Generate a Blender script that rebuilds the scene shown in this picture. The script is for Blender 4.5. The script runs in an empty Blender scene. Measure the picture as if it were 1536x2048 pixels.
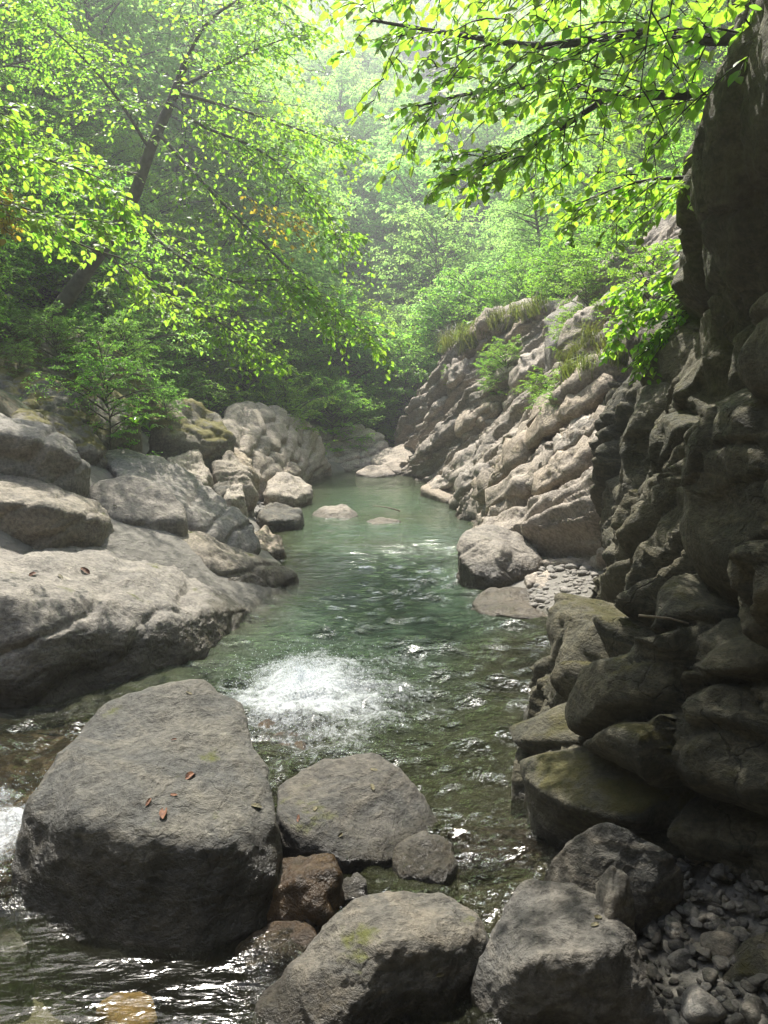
import bpy, bmesh, math, random
import numpy as np
from mathutils import Vector, Matrix
from mathutils.bvhtree import BVHTree

S = bpy.context.scene
C = S.collection
random.seed(7)
rng = np.random.default_rng(7)

# ------------------------------------------------------------------ camera
HC = 2.5
PITCH = math.radians(8.3)
FPX = 1538.0
cam = bpy.data.cameras.new('camera')
camo = bpy.data.objects.new('camera', cam)
C.objects.link(camo)
camo.location = (0, 0, HC)
camo.rotation_euler = (math.pi / 2 - PITCH, 0, 0)
cam.sensor_fit = 'VERTICAL'
cam.angle = 2 * math.atan(1024 / FPX)
cam.clip_start = 0.05
cam.clip_end = 1000
S.camera = camo

# ------------------------------------------------------------------ light
SUN_EL, SUN_AZ = math.radians(61), math.radians(-20)      # azimuth clockwise from +Y
w = bpy.data.worlds.new('World')
S.world = w
w.use_nodes = True
wn = w.node_tree
sky = wn.nodes.new('ShaderNodeTexSky')
sky.sky_type = 'NISHITA'
sky.sun_disc = False
sky.sun_elevation = SUN_EL
sky.sun_rotation = SUN_AZ
sky.air_density = 1.0
sky.dust_density = 2.5
bg = wn.nodes['Background']
bg.inputs['Strength'].default_value = 0.12
wn.links.new(sky.outputs[0], bg.inputs['Color'])
sl = bpy.data.lights.new('sun', 'SUN')
sl.energy = 5.0
sl.angle = math.radians(0.6)
sl.color = (1.0, 0.95, 0.86)
so = bpy.data.objects.new('sun', sl)
C.objects.link(so)
sd = Vector((math.sin(SUN_AZ) * math.cos(SUN_EL), math.cos(SUN_AZ) * math.cos(SUN_EL), math.sin(SUN_EL)))
so.rotation_euler = sd.to_track_quat('Z', 'Y').to_euler()
so.location = (0, 20, 60)
S.view_settings.view_transform = 'Standard'
S.view_settings.look = 'None'
S.view_settings.gamma = 1
S.view_settings.use_curve_mapping = False
S.view_settings.exposure = 1.5
cy = S.cycles
cy.use_denoising = True
try:
    cy.denoiser = 'OPENIMAGEDENOISE'
    cy.denoising_input_passes = 'RGB_ALBEDO_NORMAL'
    cy.denoising_prefilter = 'ACCURATE'
except Exception:
    pass
cy.max_bounces = 9
cy.diffuse_bounces = 5
cy.glossy_bounces = 2
cy.transmission_bounces = 5
cy.transparent_max_bounces = 8
cy.volume_bounces = 0
cy.caustics_reflective = False
cy.caustics_refractive = False
cy.sample_clamp_indirect = 4
S.render.use_persistent_data = False

# ------------------------------------------------------------------ pixel rays
cP, sP = math.cos(PITCH), math.sin(PITCH)
def ray(px, py):
    a, b = (px - 768) / FPX, (py - 1024) / FPX
    return np.array([a, cP - b * sP, -sP - b * cP])
def U(px, py, y):                       # point at a chosen distance
    d = ray(px, py); t = y / d[1]
    return np.array([0, 0, HC]) + d * t
def V(px, py, z):                       # point at a chosen height
    d = ray(px, py); t = (z - HC) / d[2]
    return np.array([0, 0, HC]) + d * t

# ------------------------------------------------------------------ noise
def _h(ix, iy, iz, seed):
    h = (ix.astype(np.int64) * 374761393 + iy.astype(np.int64) * 668265263 + iz.astype(np.int64) * 2147483647 + seed * 1274126177) & 0xffffffff
    h = ((h ^ (h >> 13)) * 1274126177) & 0xffffffff
    h = ((h ^ (h >> 16)) * 2246822519) & 0xffffffff
    return (h ^ (h >> 15)) & 0xffffffff
def noise(P, seed=0):
    P = np.asarray(P, float)
    I = np.floor(P); Fr = P - I
    W = Fr * Fr * Fr * (Fr * (Fr * 6 - 15) + 10)
    out = np.zeros(len(P))
    for dx in (0, 1):
        for dy in (0, 1):
            for dz in (0, 1):
                h = _h(I[:, 0] + dx, I[:, 1] + dy, I[:, 2] + dz, seed)
                gx = ((h & 1023) / 511.5 - 1); gy = (((h >> 10) & 1023) / 511.5 - 1); gz = (((h >> 20) & 1023) / 511.5 - 1)
                dd = gx * (Fr[:, 0] - dx) + gy * (Fr[:, 1] - dy) + gz * (Fr[:, 2] - dz)
                ww = (W[:, 0] if dx else 1 - W[:, 0]) * (W[:, 1] if dy else 1 - W[:, 1]) * (W[:, 2] if dz else 1 - W[:, 2])
                out += ww * dd
    return out * 1.3
def fbm(P, o=4, seed=0, gain=0.5, lac=2.03):
    P = np.asarray(P, float)
    s = np.zeros(len(P)); a = 1.0; f = 1.0
    for i in range(o):
        s += a * noise(P * f + 17.3 * i, seed + i * 7); a *= gain; f *= lac
    return s
def ridged(P, o=4, seed=0):
    s = np.zeros(len(P)); a = 1.0; f = 1.0
    for i in range(o):
        s += a * (1 - 2 * np.abs(noise(P * f + 9.1 * i, seed + i * 5))); a *= 0.5; f *= 2.07
    return s * 0.5
def worley(P, seed=0, delta=False):
    I = np.floor(P)
    f1 = np.full(len(P), 9.0); f2 = np.full(len(P), 9.0); cid = np.zeros(len(P)); D_ = np.zeros((len(P), 3))
    for dx in (-1, 0, 1):
        for dy in (-1, 0, 1):
            for dz in (-1, 0, 1):
                h = _h(I[:, 0] + dx, I[:, 1] + dy, I[:, 2] + dz, seed)
                q = np.stack([I[:, 0] + dx + (h & 1023) / 1023, I[:, 1] + dy + ((h >> 10) & 1023) / 1023, I[:, 2] + dz + ((h >> 20) & 1023) / 1023], 1)
                d = np.sqrt(((P - q) ** 2).sum(1))
                c = d < f1
                if delta: D_ = np.where(c[:, None], P - q, D_)
                f2 = np.where(c, f1, np.minimum(f2, d)); cid = np.where(c, (h % 9973) / 9973, cid); f1 = np.where(c, d, f1)
    return (f1, f2, cid, D_) if delta else (f1, f2, cid)
def sstep(a, b, x):
    t = np.clip((x - a) / (b - a), 0, 1)
    return t * t * (3 - 2 * t)

# ------------------------------------------------------------------ mesh helpers
def mesh_np(name, Vt, F, smooth=True):
    Vt = np.ascontiguousarray(Vt, np.float32); F = np.asarray(F)
    me = bpy.data.meshes.new(name)
    k = F.shape[1]
    me.vertices.add(len(Vt)); me.vertices.foreach_set('co', Vt.ravel())
    me.loops.add(F.size); me.loops.foreach_set('vertex_index', np.ascontiguousarray(F, np.int32).ravel())
    me.polygons.add(len(F))
    me.polygons.foreach_set('loop_start', np.arange(0, F.size, k, dtype=np.int32))
    me.polygons.foreach_set('loop_total', np.full(len(F), k, np.int32))
    me.polygons.foreach_set('use_smooth', np.full(len(F), smooth, bool))
    me.update(calc_edges=True)
    return me
def attr(me, name, vals):
    a = me.attributes.new(name, 'FLOAT', 'POINT')
    a.data.foreach_set('value', np.ascontiguousarray(vals, np.float32))
def link(name, me, mat=None, parent=None, loc=(0, 0, 0)):
    o = bpy.data.objects.new(name, me)
    C.objects.link(o)
    if mat is not None and me is not None and len(me.materials) == 0:
        me.materials.append(mat)
    o.location = loc
    if parent is not None: o.parent = parent
    return o
def tag(o, label=None, cat=None, group=None, kind=None):
    if label: o['label'] = label
    if cat: o['category'] = cat
    if group: o['group'] = group
    if kind: o['kind'] = kind
    return o
def empty(name, loc, label=None, cat=None, group=None):
    o = bpy.data.objects.new(name, None); C.objects.link(o); o.location = loc
    o.empty_display_size = 0.2
    return tag(o, label, cat, group)
def vnormals(Vt, F):
    n = np.zeros_like(Vt)
    a, b, c = Vt[F[:, 0]], Vt[F[:, 1]], Vt[F[:, 2]]
    fn = np.cross(b - a, c - a) if F.shape[1] == 3 else np.cross(c - a, Vt[F[:, 3]] - b)
    for k in range(F.shape[1]):
        np.add.at(n, F[:, k], fn)
    return n / (np.linalg.norm(n, axis=1, keepdims=True) + 1e-12)
_ico = {}
def ico(sub):
    if sub not in _ico:
        bm = bmesh.new(); bmesh.ops.create_icosphere(bm, subdivisions=sub, radius=1)
        v = np.array([x.co[:] for x in bm.verts]); f = np.array([[q.index for q in x.verts] for x in bm.faces])
        bm.free(); v /= np.linalg.norm(v, axis=1, keepdims=True)
        _ico[sub] = (v, f)
    return _ico[sub]
def grid_faces(nu, nv):
    i = np.arange(nu * nv).reshape(nu, nv)
    return np.stack([i[:-1, :-1].ravel(), i[1:, :-1].ravel(), i[1:, 1:].ravel(), i[:-1, 1:].ravel()], 1)

# ------------------------------------------------------------------ materials
def new_mat(name):
    m = bpy.data.materials.new(name); m.use_nodes = True
    nt = m.node_tree; nt.nodes.clear()
    return m, nt
class NT:
    def __init__(s, nt): s.nt = nt
    def n(s, t, **kw):
        x = s.nt.nodes.new(t)
        for k, v in kw.items():
            if k.startswith('_'): setattr(x, k[1:], v)
            else:
                key = k.replace('__', ' ')
                x.inputs[key].default_value = v
        return x
    def l(s, a, b): s.nt.links.new(a, b)
    def math(s, op, a, b=None, c=None, clamp=False):
        x = s.nt.nodes.new('ShaderNodeMath'); x.operation = op; x.use_clamp = clamp
        for i, q in enumerate((a, b, c)):
            if q is None: continue
            if isinstance(q, (int, float)): x.inputs[i].default_value = q
            else: s.l(q, x.inputs[i])
        return x.outputs[0]
    def mix(s, f, a, b, blend='MIX'):
        x = s.nt.nodes.new('ShaderNodeMix'); x.data_type = 'RGBA'; x.blend_type = blend
        for sock, q in ((x.inputs[0], f), (x.inputs[6], a), (x.inputs[7], b)):
            if isinstance(q, (int, float)): sock.default_value = q
            elif isinstance(q, tuple): sock.default_value = q + (1,) if len(q) == 3 else q
            else: s.l(q, sock)
        return x.outputs[2]
    def ramp(s, f, lo, hi, a=0.0, b=1.0):
        x = s.nt.nodes.new('ShaderNodeMapRange'); x.interpolation_type = 'SMOOTHSTEP'
        s.l(f, x.inputs[0]); x.inputs[1].default_value = lo; x.inputs[2].default_value = hi
        x.inputs[3].default_value = a; x.inputs[4].default_value = b
        return x.outputs[0]
    def noise(s, vec, scale, detail=3, rough=0.55, dist=0.0):
        x = s.n('ShaderNodeTexNoise'); x.inputs['Scale'].default_value = scale; x.inputs['Detail'].default_value = detail
        x.inputs['Roughness'].default_value = rough; x.inputs['Distortion'].default_value = dist
        s.l(vec, x.inputs['Vector']); return x.outputs[0]

def rock_mat(name, c1, c2, c3, moss=0.0, wetz=0.06, rot=(0, 0.5, 0), scale=1.0, bump=1.0, rough=0.78, wetall=0.0, mossc=(0.045, 0.06, 0.012), veins=0.28, var=0.34, lichen=0.45):
    m, nt = new_mat(name); t = NT(nt)
    geo = t.n('ShaderNodeNewGeometry')
    pos = geo.outputs['Position']
    mp = t.n('ShaderNodeMapping'); mp.inputs['Rotation'].default_value = rot; mp.inputs['Scale'].default_value = (1.0, 1.0, 3.4)
    t.l(pos, mp.inputs['Vector']); st = mp.outputs[0]
    n_big = t.noise(pos, 0.9 * scale, 4, 0.6)
    n_str = t.noise(st, 1.9 * scale, 7, 0.68, 1.6)
    n_fin = t.noise(pos, 26 * scale, 5, 0.7)
    n_spk = t.noise(pos, 95 * scale, 2, 0.5)
    col = t.mix(t.ramp(n_big, 0.38, 0.62), c1, c2)
    col = t.mix(t.ramp(n_str, 0.42, 0.66, 0, 0.8), col, c3)
    col = t.mix(t.ramp(n_fin, 0.62, 0.36, 0.0, 0.75), col, t.mix(1.0, col, (0.42, 0.42, 0.42), 'MULTIPLY'))
    oi = t.n('ShaderNodeObjectInfo')
    hs = t.n('ShaderNodeHueSaturation'); t.l(col, hs.inputs['Color']); t.l(t.math('ADD', 1.0 - var / 2, t.math('MULTIPLY', oi.outputs['Random'], var)), hs.inputs['Value']); t.l(t.math('ADD', 0.95, t.math('MULTIPLY', t.math('FRACT', t.math('MULTIPLY', oi.outputs['Random'], 7.3)), 0.6)), hs.inputs['Saturation']); col = hs.outputs[0]
    # pale mineral speckle
    col = t.mix(t.ramp(n_spk, 0.62, 0.72, 0, 0.35), col, t.mix(1.0, col, (1.7, 1.7, 1.7), 'MULTIPLY'))
    # crusts of lichen and a few pale quartz threads
    vl = t.n('ShaderNodeTexVoronoi', _feature='SMOOTH_F1'); vl.inputs['Scale'].default_value = 7 * scale; t.l(pos, vl.inputs['Vector'])
    lf = t.math('MULTIPLY', t.ramp(t.math('ADD', vl.outputs[0], t.math('MULTIPLY', n_fin, 0.5)), 0.56, 0.42), t.ramp(t.noise(pos, 1.6, 3), 0.5, 0.62, 0, lichen))
    col = t.mix(lf, col, t.mix(1.0, col, (1.55, 1.55, 1.45), 'MULTIPLY'))
    qn = t.math('ABSOLUTE', t.math('SUBTRACT', t.noise(st, 1.1 * scale, 4, 0.5, 1.2), 0.5))
    col = t.mix(t.math('MULTIPLY', t.ramp(qn, 0.0, 0.006, 1, 0), t.ramp(n_big, 0.5, 0.58, 0, 0.55)), col, t.mix(1.0, col, (2.0, 2.0, 2.0), 'MULTIPLY'))
    # veins / hairline cracks
    vo = t.n('ShaderNodeTexVoronoi', _feature='DISTANCE_TO_EDGE'); vo.inputs['Scale'].default_value = 0.8 * scale
    wv = t.n('ShaderNodeVectorMath', _operation='ADD'); nz = t.n('ShaderNodeTexNoise'); nz.inputs['Scale'].default_value = 2.5 * scale; nz.inputs['Detail'].default_value = 4
    t.l(pos, nz.inputs['Vector'])
    sc = t.n('ShaderNodeVectorMath', _operation='SCALE'); sc.inputs[3].default_value = 1.1; t.l(nz.outputs[1], sc.inputs[0])
    t.l(pos, wv.inputs[0]); t.l(sc.outputs[0], wv.inputs[1]); t.l(wv.outputs[0], vo.inputs['Vector'])
    crack = t.math('MULTIPLY', t.ramp(vo.outputs[0], 0.0, 0.014, 1, 0), t.ramp(n_big, 0.45, 0.6))
    col = t.mix(t.math('MULTIPLY', crack, veins), col, t.mix(1.0, col, (0.35, 0.33, 0.3), 'MULTIPLY'))
    # moss and algae on surfaces facing up
    sep = t.n('ShaderNodeSeparateXYZ'); t.l(geo.outputs['Normal'], sep.inputs[0])
    sepp = t.n('ShaderNodeSeparateXYZ'); t.l(pos, sepp.inputs[0])
    n_m = t.noise(pos, 1.7, 6, 0.68)
    ms = t.math('ADD', t.math('MULTIPLY', sep.outputs[2], 0.22), n_m)
    mfac = t.ramp(ms, 0.86 - moss * 0.42, 0.98 - moss * 0.42)
    mossn = t.mix(t.noise(pos, 30, 3), mossc, (mossc[0] * 2.6, mossc[1] * 1.9, mossc[2] * 1.6))
    if moss > 0: col = t.mix(mfac, col, mossn)
    # wet band at the waterline (and wet rock); set high it also paints a shaded front
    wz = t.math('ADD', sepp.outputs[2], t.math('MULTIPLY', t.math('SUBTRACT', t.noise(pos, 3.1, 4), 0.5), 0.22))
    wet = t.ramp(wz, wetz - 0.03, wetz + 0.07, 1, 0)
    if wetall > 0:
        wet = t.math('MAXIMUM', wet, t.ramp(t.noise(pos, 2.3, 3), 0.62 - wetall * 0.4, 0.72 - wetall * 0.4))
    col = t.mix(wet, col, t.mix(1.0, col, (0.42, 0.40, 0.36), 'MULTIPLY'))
    p = t.n('ShaderNodeBsdfPrincipled')
    t.l(col, p.inputs['Base Color'])
    p.inputs['Specular IOR Level'].default_value = 0.4
    t.l(t.math('SUBTRACT', t.math('ADD', rough - 0.1, t.math('MULTIPLY', n_fin, 0.25)), t.math('MULTIPLY', wet, rough - 0.28)), p.inputs['Roughness'])
    hgt = t.math('ADD', t.math('MULTIPLY', n_str, 0.55), t.math('ADD', t.math('MULTIPLY', n_fin, 0.55), t.math('MULTIPLY', t.noise(pos, 6 * scale, 7, 0.72, 0.4), 1.3)))
    hgt = t.math('SUBTRACT', hgt, t.math('MULTIPLY', crack, 0.35 * veins))
    b = t.n('ShaderNodeBump'); b.inputs['Strength'].default_value = 0.75 * bump; b.inputs['Distance'].default_value = 0.045 / scale
    t.l(hgt, b.inputs['Height']); t.l(b.outputs[0], p.inputs['Normal'])
    o = t.n('ShaderNodeOutputMaterial'); t.l(p.outputs[0], o.inputs[0])
    return m

M = {}
M['grey'] = rock_mat('rock_grey', (0.132, 0.122, 0.104), (0.080, 0.079, 0.073), (0.182, 0.164, 0.134), moss=0.13, wetz=0.10, rot=(0.3, 0.9, 0.2), bump=1.35)
M['grey_wet_shaded'] = rock_mat('rock_grey_wet_shaded', (0.125, 0.120, 0.106), (0.085, 0.085, 0.080), (0.165, 0.155, 0.132), moss=0.13, wetz=0.36, rot=(0.3, 0.9, 0.2), bump=1.35)  # wet band raised above the waterline to paint the boulder front's shade
M['slab'] = rock_mat('rock_slab', (0.262, 0.238, 0.204), (0.205, 0.190, 0.168), (0.33, 0.298, 0.252), moss=0.16, wetz=0.30, rot=(0, 0.45, 0.2), bump=1.2)
M['mossy'] = rock_mat('rock_mossy', (0.19, 0.175, 0.15), (0.14, 0.132, 0.115), (0.24, 0.215, 0.18), moss=0.62, wetz=0.0, rot=(0, 0.45, 0.2), mossc=(0.06, 0.065, 0.012))
M['pale'] = rock_mat('rock_pale', (0.40, 0.352, 0.298), (0.30, 0.268, 0.230), (0.48, 0.42, 0.35), moss=0.10, wetz=0.10, rot=(0, -0.75, 0.5), scale=0.8, bump=1.3)
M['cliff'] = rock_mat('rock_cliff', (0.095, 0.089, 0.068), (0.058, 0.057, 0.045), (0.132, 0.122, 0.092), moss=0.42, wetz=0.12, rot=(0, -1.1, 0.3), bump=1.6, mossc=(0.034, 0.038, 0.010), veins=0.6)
M['brown'] = rock_mat('rock_brown', (0.12, 0.082, 0.05), (0.075, 0.058, 0.042), (0.155, 0.11, 0.065), moss=0.0, wetz=0.3, wetall=1.0, rot=(0, 0.3, 0))
M['sill'] = rock_mat('rock_sill', (0.27, 0.185, 0.11), (0.19, 0.135, 0.085), (0.33, 0.24, 0.15), wetz=-5, rot=(0, 0.3, 0))
M['golden'] = rock_mat('rock_golden', (0.15, 0.10, 0.045), (0.10, 0.07, 0.035), (0.19, 0.135, 0.065), wetz=-5, scale=2)
M['cobble'] = rock_mat('rock_cobble', (0.15, 0.14, 0.12), (0.09, 0.09, 0.084), (0.20, 0.18, 0.15), moss=0.05, wetz=0.02, scale=2.2, rot=(0.4, 0.3, 0), var=1.0)
M['gravel'] = rock_mat('rock_gravel', (0.30, 0.28, 0.25), (0.22, 0.21, 0.19), (0.36, 0.33, 0.29), moss=0.0, wetz=0.02, scale=2.2, rot=(0.4, 0.3, 0))

def ground_mat():
    m, nt = new_mat('forest_floor'); t = NT(nt)
    geo = t.n('ShaderNodeNewGeometry'); pos = geo.outputs['Position']
    col = t.mix(t.ramp(t.noise(pos, 1.3, 5), 0.4, 0.6), (0.045, 0.038, 0.02), (0.03, 0.045, 0.012))
    col = t.mix(t.ramp(t.noise(pos, 9, 4), 0.5, 0.65, 0, 0.7), col, (0.10, 0.075, 0.04))
    sep = t.n('ShaderNodeSeparateXYZ'); t.l(pos, sep.inputs[0])
    zz = t.math('ADD', sep.outputs[2], t.math('MULTIPLY', t.noise(pos, 0.8, 3), 0.8))
    rock = t.mix(t.noise(pos, 3, 5), (0.10, 0.095, 0.08), (0.2, 0.185, 0.16))
    bed = t.mix(t.noise(pos, 2.2, 5, 0.6), (0.035, 0.034, 0.02), (0.11, 0.095, 0.055))
    rk = t.mix(t.ramp(sep.outputs[2], -0.1, 0.1), bed, rock)
    col = t.mix(t.ramp(zz, 1.6, 2.6), rk, col)
    p = t.n('ShaderNodeBsdfPrincipled', Roughness=0.9); t.l(col, p.inputs['Base Color'])
    b = t.n('ShaderNodeBump', Strength=0.8, Distance=0.08); t.l(t.noise(pos, 6, 6, 0.65), b.inputs['Height']); t.l(b.outputs[0], p.inputs['Normal'])
    o = t.n('ShaderNodeOutputMaterial'); t.l(p.outputs[0], o.inputs[0])
    return m
M['ground'] = ground_mat()

def leaf_mat(name, refl, trans, hue_j=0.05, gloss=0.10, tmix=0.55):
    m, nt = new_mat(name); t = NT(nt)
    at = t.n('ShaderNodeAttribute', _attribute_name='rnd')
    oi = t.n('ShaderNodeObjectInfo')
    r = at.outputs['Fac']
    def vary(c):
        hs = t.n('ShaderNodeHueSaturation'); hs.inputs['Color'].default_value = c + (1,)
        t.l(t.math('ADD', 0.5 - hue_j * 0.5, t.math('ADD', t.math('MULTIPLY', r, hue_j * 0.6), t.math('MULTIPLY', oi.outputs['Random'], hue_j * 0.4))), hs.inputs['Hue'])
        t.l(t.math('ADD', 0.72, t.math('ADD', t.math('MULTIPLY', r, 0.36), t.math('MULTIPLY', oi.outputs['Random'], 0.25))), hs.inputs['Value'])
        return hs.outputs[0]
    d = t.n('ShaderNodeBsdfDiffuse'); t.l(vary(refl), d.inputs['Color'])
    tr = t.n('ShaderNodeBsdfTranslucent'); t.l(vary(trans), tr.inputs['Color'])
    mx = t.n('ShaderNodeMixShader'); mx.inputs[0].default_value = tmix; t.l(d.outputs[0], mx.inputs[1]); t.l(tr.outputs[0], mx.inputs[2])
    g = t.n('ShaderNodeBsdfGlossy', Roughness=0.38); g.inputs['Color'].default_value = (1, 1, 1, 1)
    lw = t.n('ShaderNodeFresnel', IOR=1.4)
    m2 = t.n('ShaderNodeMixShader'); t.l(t.math('MULTIPLY', lw.outputs[0], gloss * 2), m2.inputs[0]); t.l(mx.outputs[0], m2.inputs[1]); t.l(g.outputs[0], m2.inputs[2])
    o = t.n('ShaderNodeOutputMaterial'); t.l(m2.outputs[0], o.inputs[0])
    return m
M['leaf'] = leaf_mat('leaf_green', (0.07, 0.15, 0.018), (0.33, 0.64, 0.07), tmix=0.62)
M['leaf2'] = leaf_mat('leaf_bright', (0.085, 0.165, 0.016), (0.38, 0.70, 0.05), tmix=0.62)
M['leafd'] = leaf_mat('leaf_deep', (0.05, 0.12, 0.03), (0.27, 0.55, 0.12), tmix=0.6)
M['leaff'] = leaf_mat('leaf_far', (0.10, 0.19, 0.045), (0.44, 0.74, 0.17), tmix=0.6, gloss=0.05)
M['leafy'] = leaf_mat('leaf_yellow', (0.16, 0.14, 0.02), (0.55, 0.42, 0.03), tmix=0.5)
M['needle'] = leaf_mat('conifer_needle', (0.022, 0.055, 0.026), (0.05, 0.11, 0.035), tmix=0.3, gloss=0.05)
M['grass'] = leaf_mat('grass_blade', (0.08, 0.10, 0.02), (0.20, 0.25, 0.04), tmix=0.5, gloss=0.02)

def simple_mat(name, c1, c2, scale=8, rough=0.85, bump=0.5):
    m, nt = new_mat(name); t = NT(nt)
    tc = t.n('ShaderNodeNewGeometry'); pos = tc.outputs['Position']
    p = t.n('ShaderNodeBsdfPrincipled', Roughness=rough); t.l(t.mix(t.ramp(t.noise(pos, scale, 5), 0.35, 0.65), c1, c2), p.inputs['Base Color'])
    b = t.n('ShaderNodeBump', Strength=bump, Distance=0.02); t.l(t.noise(pos, scale * 3, 4), b.inputs['Height']); t.l(b.outputs[0], p.inputs['Normal'])
    o = t.n('ShaderNodeOutputMaterial'); t.l(p.outputs[0], o.inputs[0])
    return m
M['bark'] = simple_mat('bark', (0.055, 0.05, 0.035), (0.11, 0.10, 0.075), 9)
M['barkd'] = simple_mat('bark_dark', (0.02, 0.018, 0.012), (0.045, 0.04, 0.03), 14)
M['dry'] = simple_mat('dry_leaf', (0.085, 0.032, 0.016), (0.19, 0.085, 0.04), 40, 0.7)
M['dryy'] = simple_mat('yellow_leaf', (0.35, 0.17, 0.02), (0.5, 0.3, 0.04), 40, 0.6)
M['dryg'] = simple_mat('olive_leaf', (0.055, 0.05, 0.02), (0.11, 0.09, 0.035), 40, 0.6)
M['twig'] = simple_mat('dead_twig', (0.22, 0.18, 0.13), (0.32, 0.27, 0.2), 20)

def water_mat():
    m, nt = new_mat('stream_water'); t = NT(nt)
    geo = t.n('ShaderNodeNewGeometry'); pos = geo.outputs['Position']
    dep = t.n('ShaderNodeAttribute', _attribute_name='depth').outputs['Fac']
    foa = t.n('ShaderNodeAttribute', _attribute_name='foam').outputs['Fac']
    tur = t.n('ShaderNodeAttribute', _attribute_name='turb').outputs['Fac']
    # ripples
    mp = t.n('ShaderNodeMapping'); mp.inputs['Scale'].default_value = (0.55, 1.5, 1); t.l(pos, mp.inputs['Vector'])
    r1 = t.noise(mp.outputs[0], 3.2, 3, 0.5, 0.4)
    r2 = t.noise(mp.outputs[0], 11, 3, 0.55, 0.6)
    r3 = t.noise(pos, 34, 3, 0.6, 0.8)
    h = t.math('ADD', t.math('MULTIPLY', r1, 0.75), t.math('ADD', t.math('MULTIPLY', r2, 0.42), t.math('MULTIPLY', t.math('MULTIPLY', r3, tur), 0.22)))
    b = t.n('ShaderNodeBump', Distance=0.30); t.l(h, b.inputs['Height'])
    t.l(t.math('ADD', 0.12, t.math('MULTIPLY', tur, 0.88)), b.inputs['Strength'])
    # water body: turbid green, clearer where it is shallow
    body = t.n('ShaderNodeBsdfDiffuse'); t.l(t.mix(t.ramp(dep, 0.15, 0.95), (0.070, 0.076, 0.034), (0.050, 0.084, 0.052)), body.inputs['Color'])
    clear = t.n('ShaderNodeBsdfTransparent'); t.l(t.mix(t.ramp(dep, 0.0, 0.6), (0.92, 0.93, 0.86), (0.6, 0.7, 0.55)), clear.inputs['Color'])
    k = t.math('SUBTRACT', 1.0, t.math('POWER', 2.718, t.math('MULTIPLY', dep, -1.9)))
    mx = t.n('ShaderNodeMixShader'); t.l(b.outputs[0], body.inputs['Normal']); t.l(k, mx.inputs[0]); t.l(clear.outputs[0], mx.inputs[1]); t.l(body.outputs[0], mx.inputs[2])
    g = t.n('ShaderNodeBsdfGlossy', Roughness=0.12); g.inputs['Color'].default_value = (1, 1, 1, 1); t.l(b.outputs[0], g.inputs['Normal'])
    fr = t.n('ShaderNodeFresnel', IOR=1.33); t.l(b.outputs[0], fr.inputs['Normal'])
    m2 = t.n('ShaderNodeMixShader'); t.l(fr.outputs[0], m2.inputs[0]); t.l(mx.outputs[0], m2.inputs[1]); t.l(g.outputs[0], m2.inputs[2])
    # foam
    fn = t.math('ADD', t.math('MULTIPLY', t.noise(pos, 9, 5, 0.7, 1.0), 0.6), t.math('MULTIPLY', t.noise(pos, 45, 4, 0.7), 0.4))
    ff = t.ramp(t.math('ADD', foa, t.math('MULTIPLY', t.math('SUBTRACT', fn, 0.5), 1.6)), 0.34, 1.05, 0, 0.85)
    fd = t.n('ShaderNodeBsdfDiffuse'); fd.inputs['Color'].default_value = (0.62, 0.65, 0.67, 1)
    b2 = t.n('ShaderNodeBump', Strength=0.9, Distance=0.05); t.l(fn, b2.inputs['Height']); t.l(b2.outputs[0], fd.inputs['Normal'])
    m3 = t.n('ShaderNodeMixShader'); t.l(ff, m3.inputs[0]); t.l(m2.outputs[0], m3.inputs[1]); t.l(fd.outputs[0], m3.inputs[2])
    o = t.n('ShaderNodeOutputMaterial'); t.l(m3.outputs[0], o.inputs[0])
    return m
M['water'] = water_mat()
def drop_mat():
    m, nt = new_mat('spray'); t = NT(nt)
    d = t.n('ShaderNodeBsdfDiffuse'); d.inputs['Color'].default_value = (0.8, 0.83, 0.86, 1)
    tr = t.n('ShaderNodeBsdfTranslucent'); tr.inputs['Color'].default_value = (0.8, 0.83, 0.86, 1)
    mx = t.n('ShaderNodeMixShader'); mx.inputs[0].default_value = 0.5; t.l(d.outputs[0], mx.inputs[1]); t.l(tr.outputs[0], mx.inputs[2])
    o = t.n('ShaderNodeOutputMaterial'); t.l(mx.outputs[0], o.inputs[0])
    return m
M['spray'] = drop_mat()

# ------------------------------------------------------------------ terrain
YL = [-20, 2, 4.5, 6, 7.2, 8.9, 10.4, 12.0, 13.5, 16, 19, 22, 26, 29, 40, 60, 200]
XL = [-4, -3.6, -3.4, -3.1, -2.5, -1.6, -1.3, -1.7, -2.1, -2.6, -3.2, -2.8, -2.0, -0.2, 1.0, 1.5, 4]
YR = [-20, 2, 3.2, 4.4, 6.3, 8.2, 9.0, 10, 12, 14, 16, 19, 22, 26, 29, 40, 60, 200]
XR = [1.2, 1.1, 1.0, 1.0, 1.6, 2.3, 1.7, 1.5, 1.7, 2.3, 2.5, 2.3, 1.9, 1.3, 0.9, 1.8, 2.4, 5]
def xl(y): return np.interp(y, YL, XL)
def xr(y): return np.interp(y, YR, XR)
WY = [-6, 1.0, 2.2, 3.2, 4.4, 5.5, 7.0, 9.0, 11.0, 13.5]
WZ = [-0.6, 0.5, 1.2, 2.0, 3.0, 4.0, 5.0, 6.2, 8.5]
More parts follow.
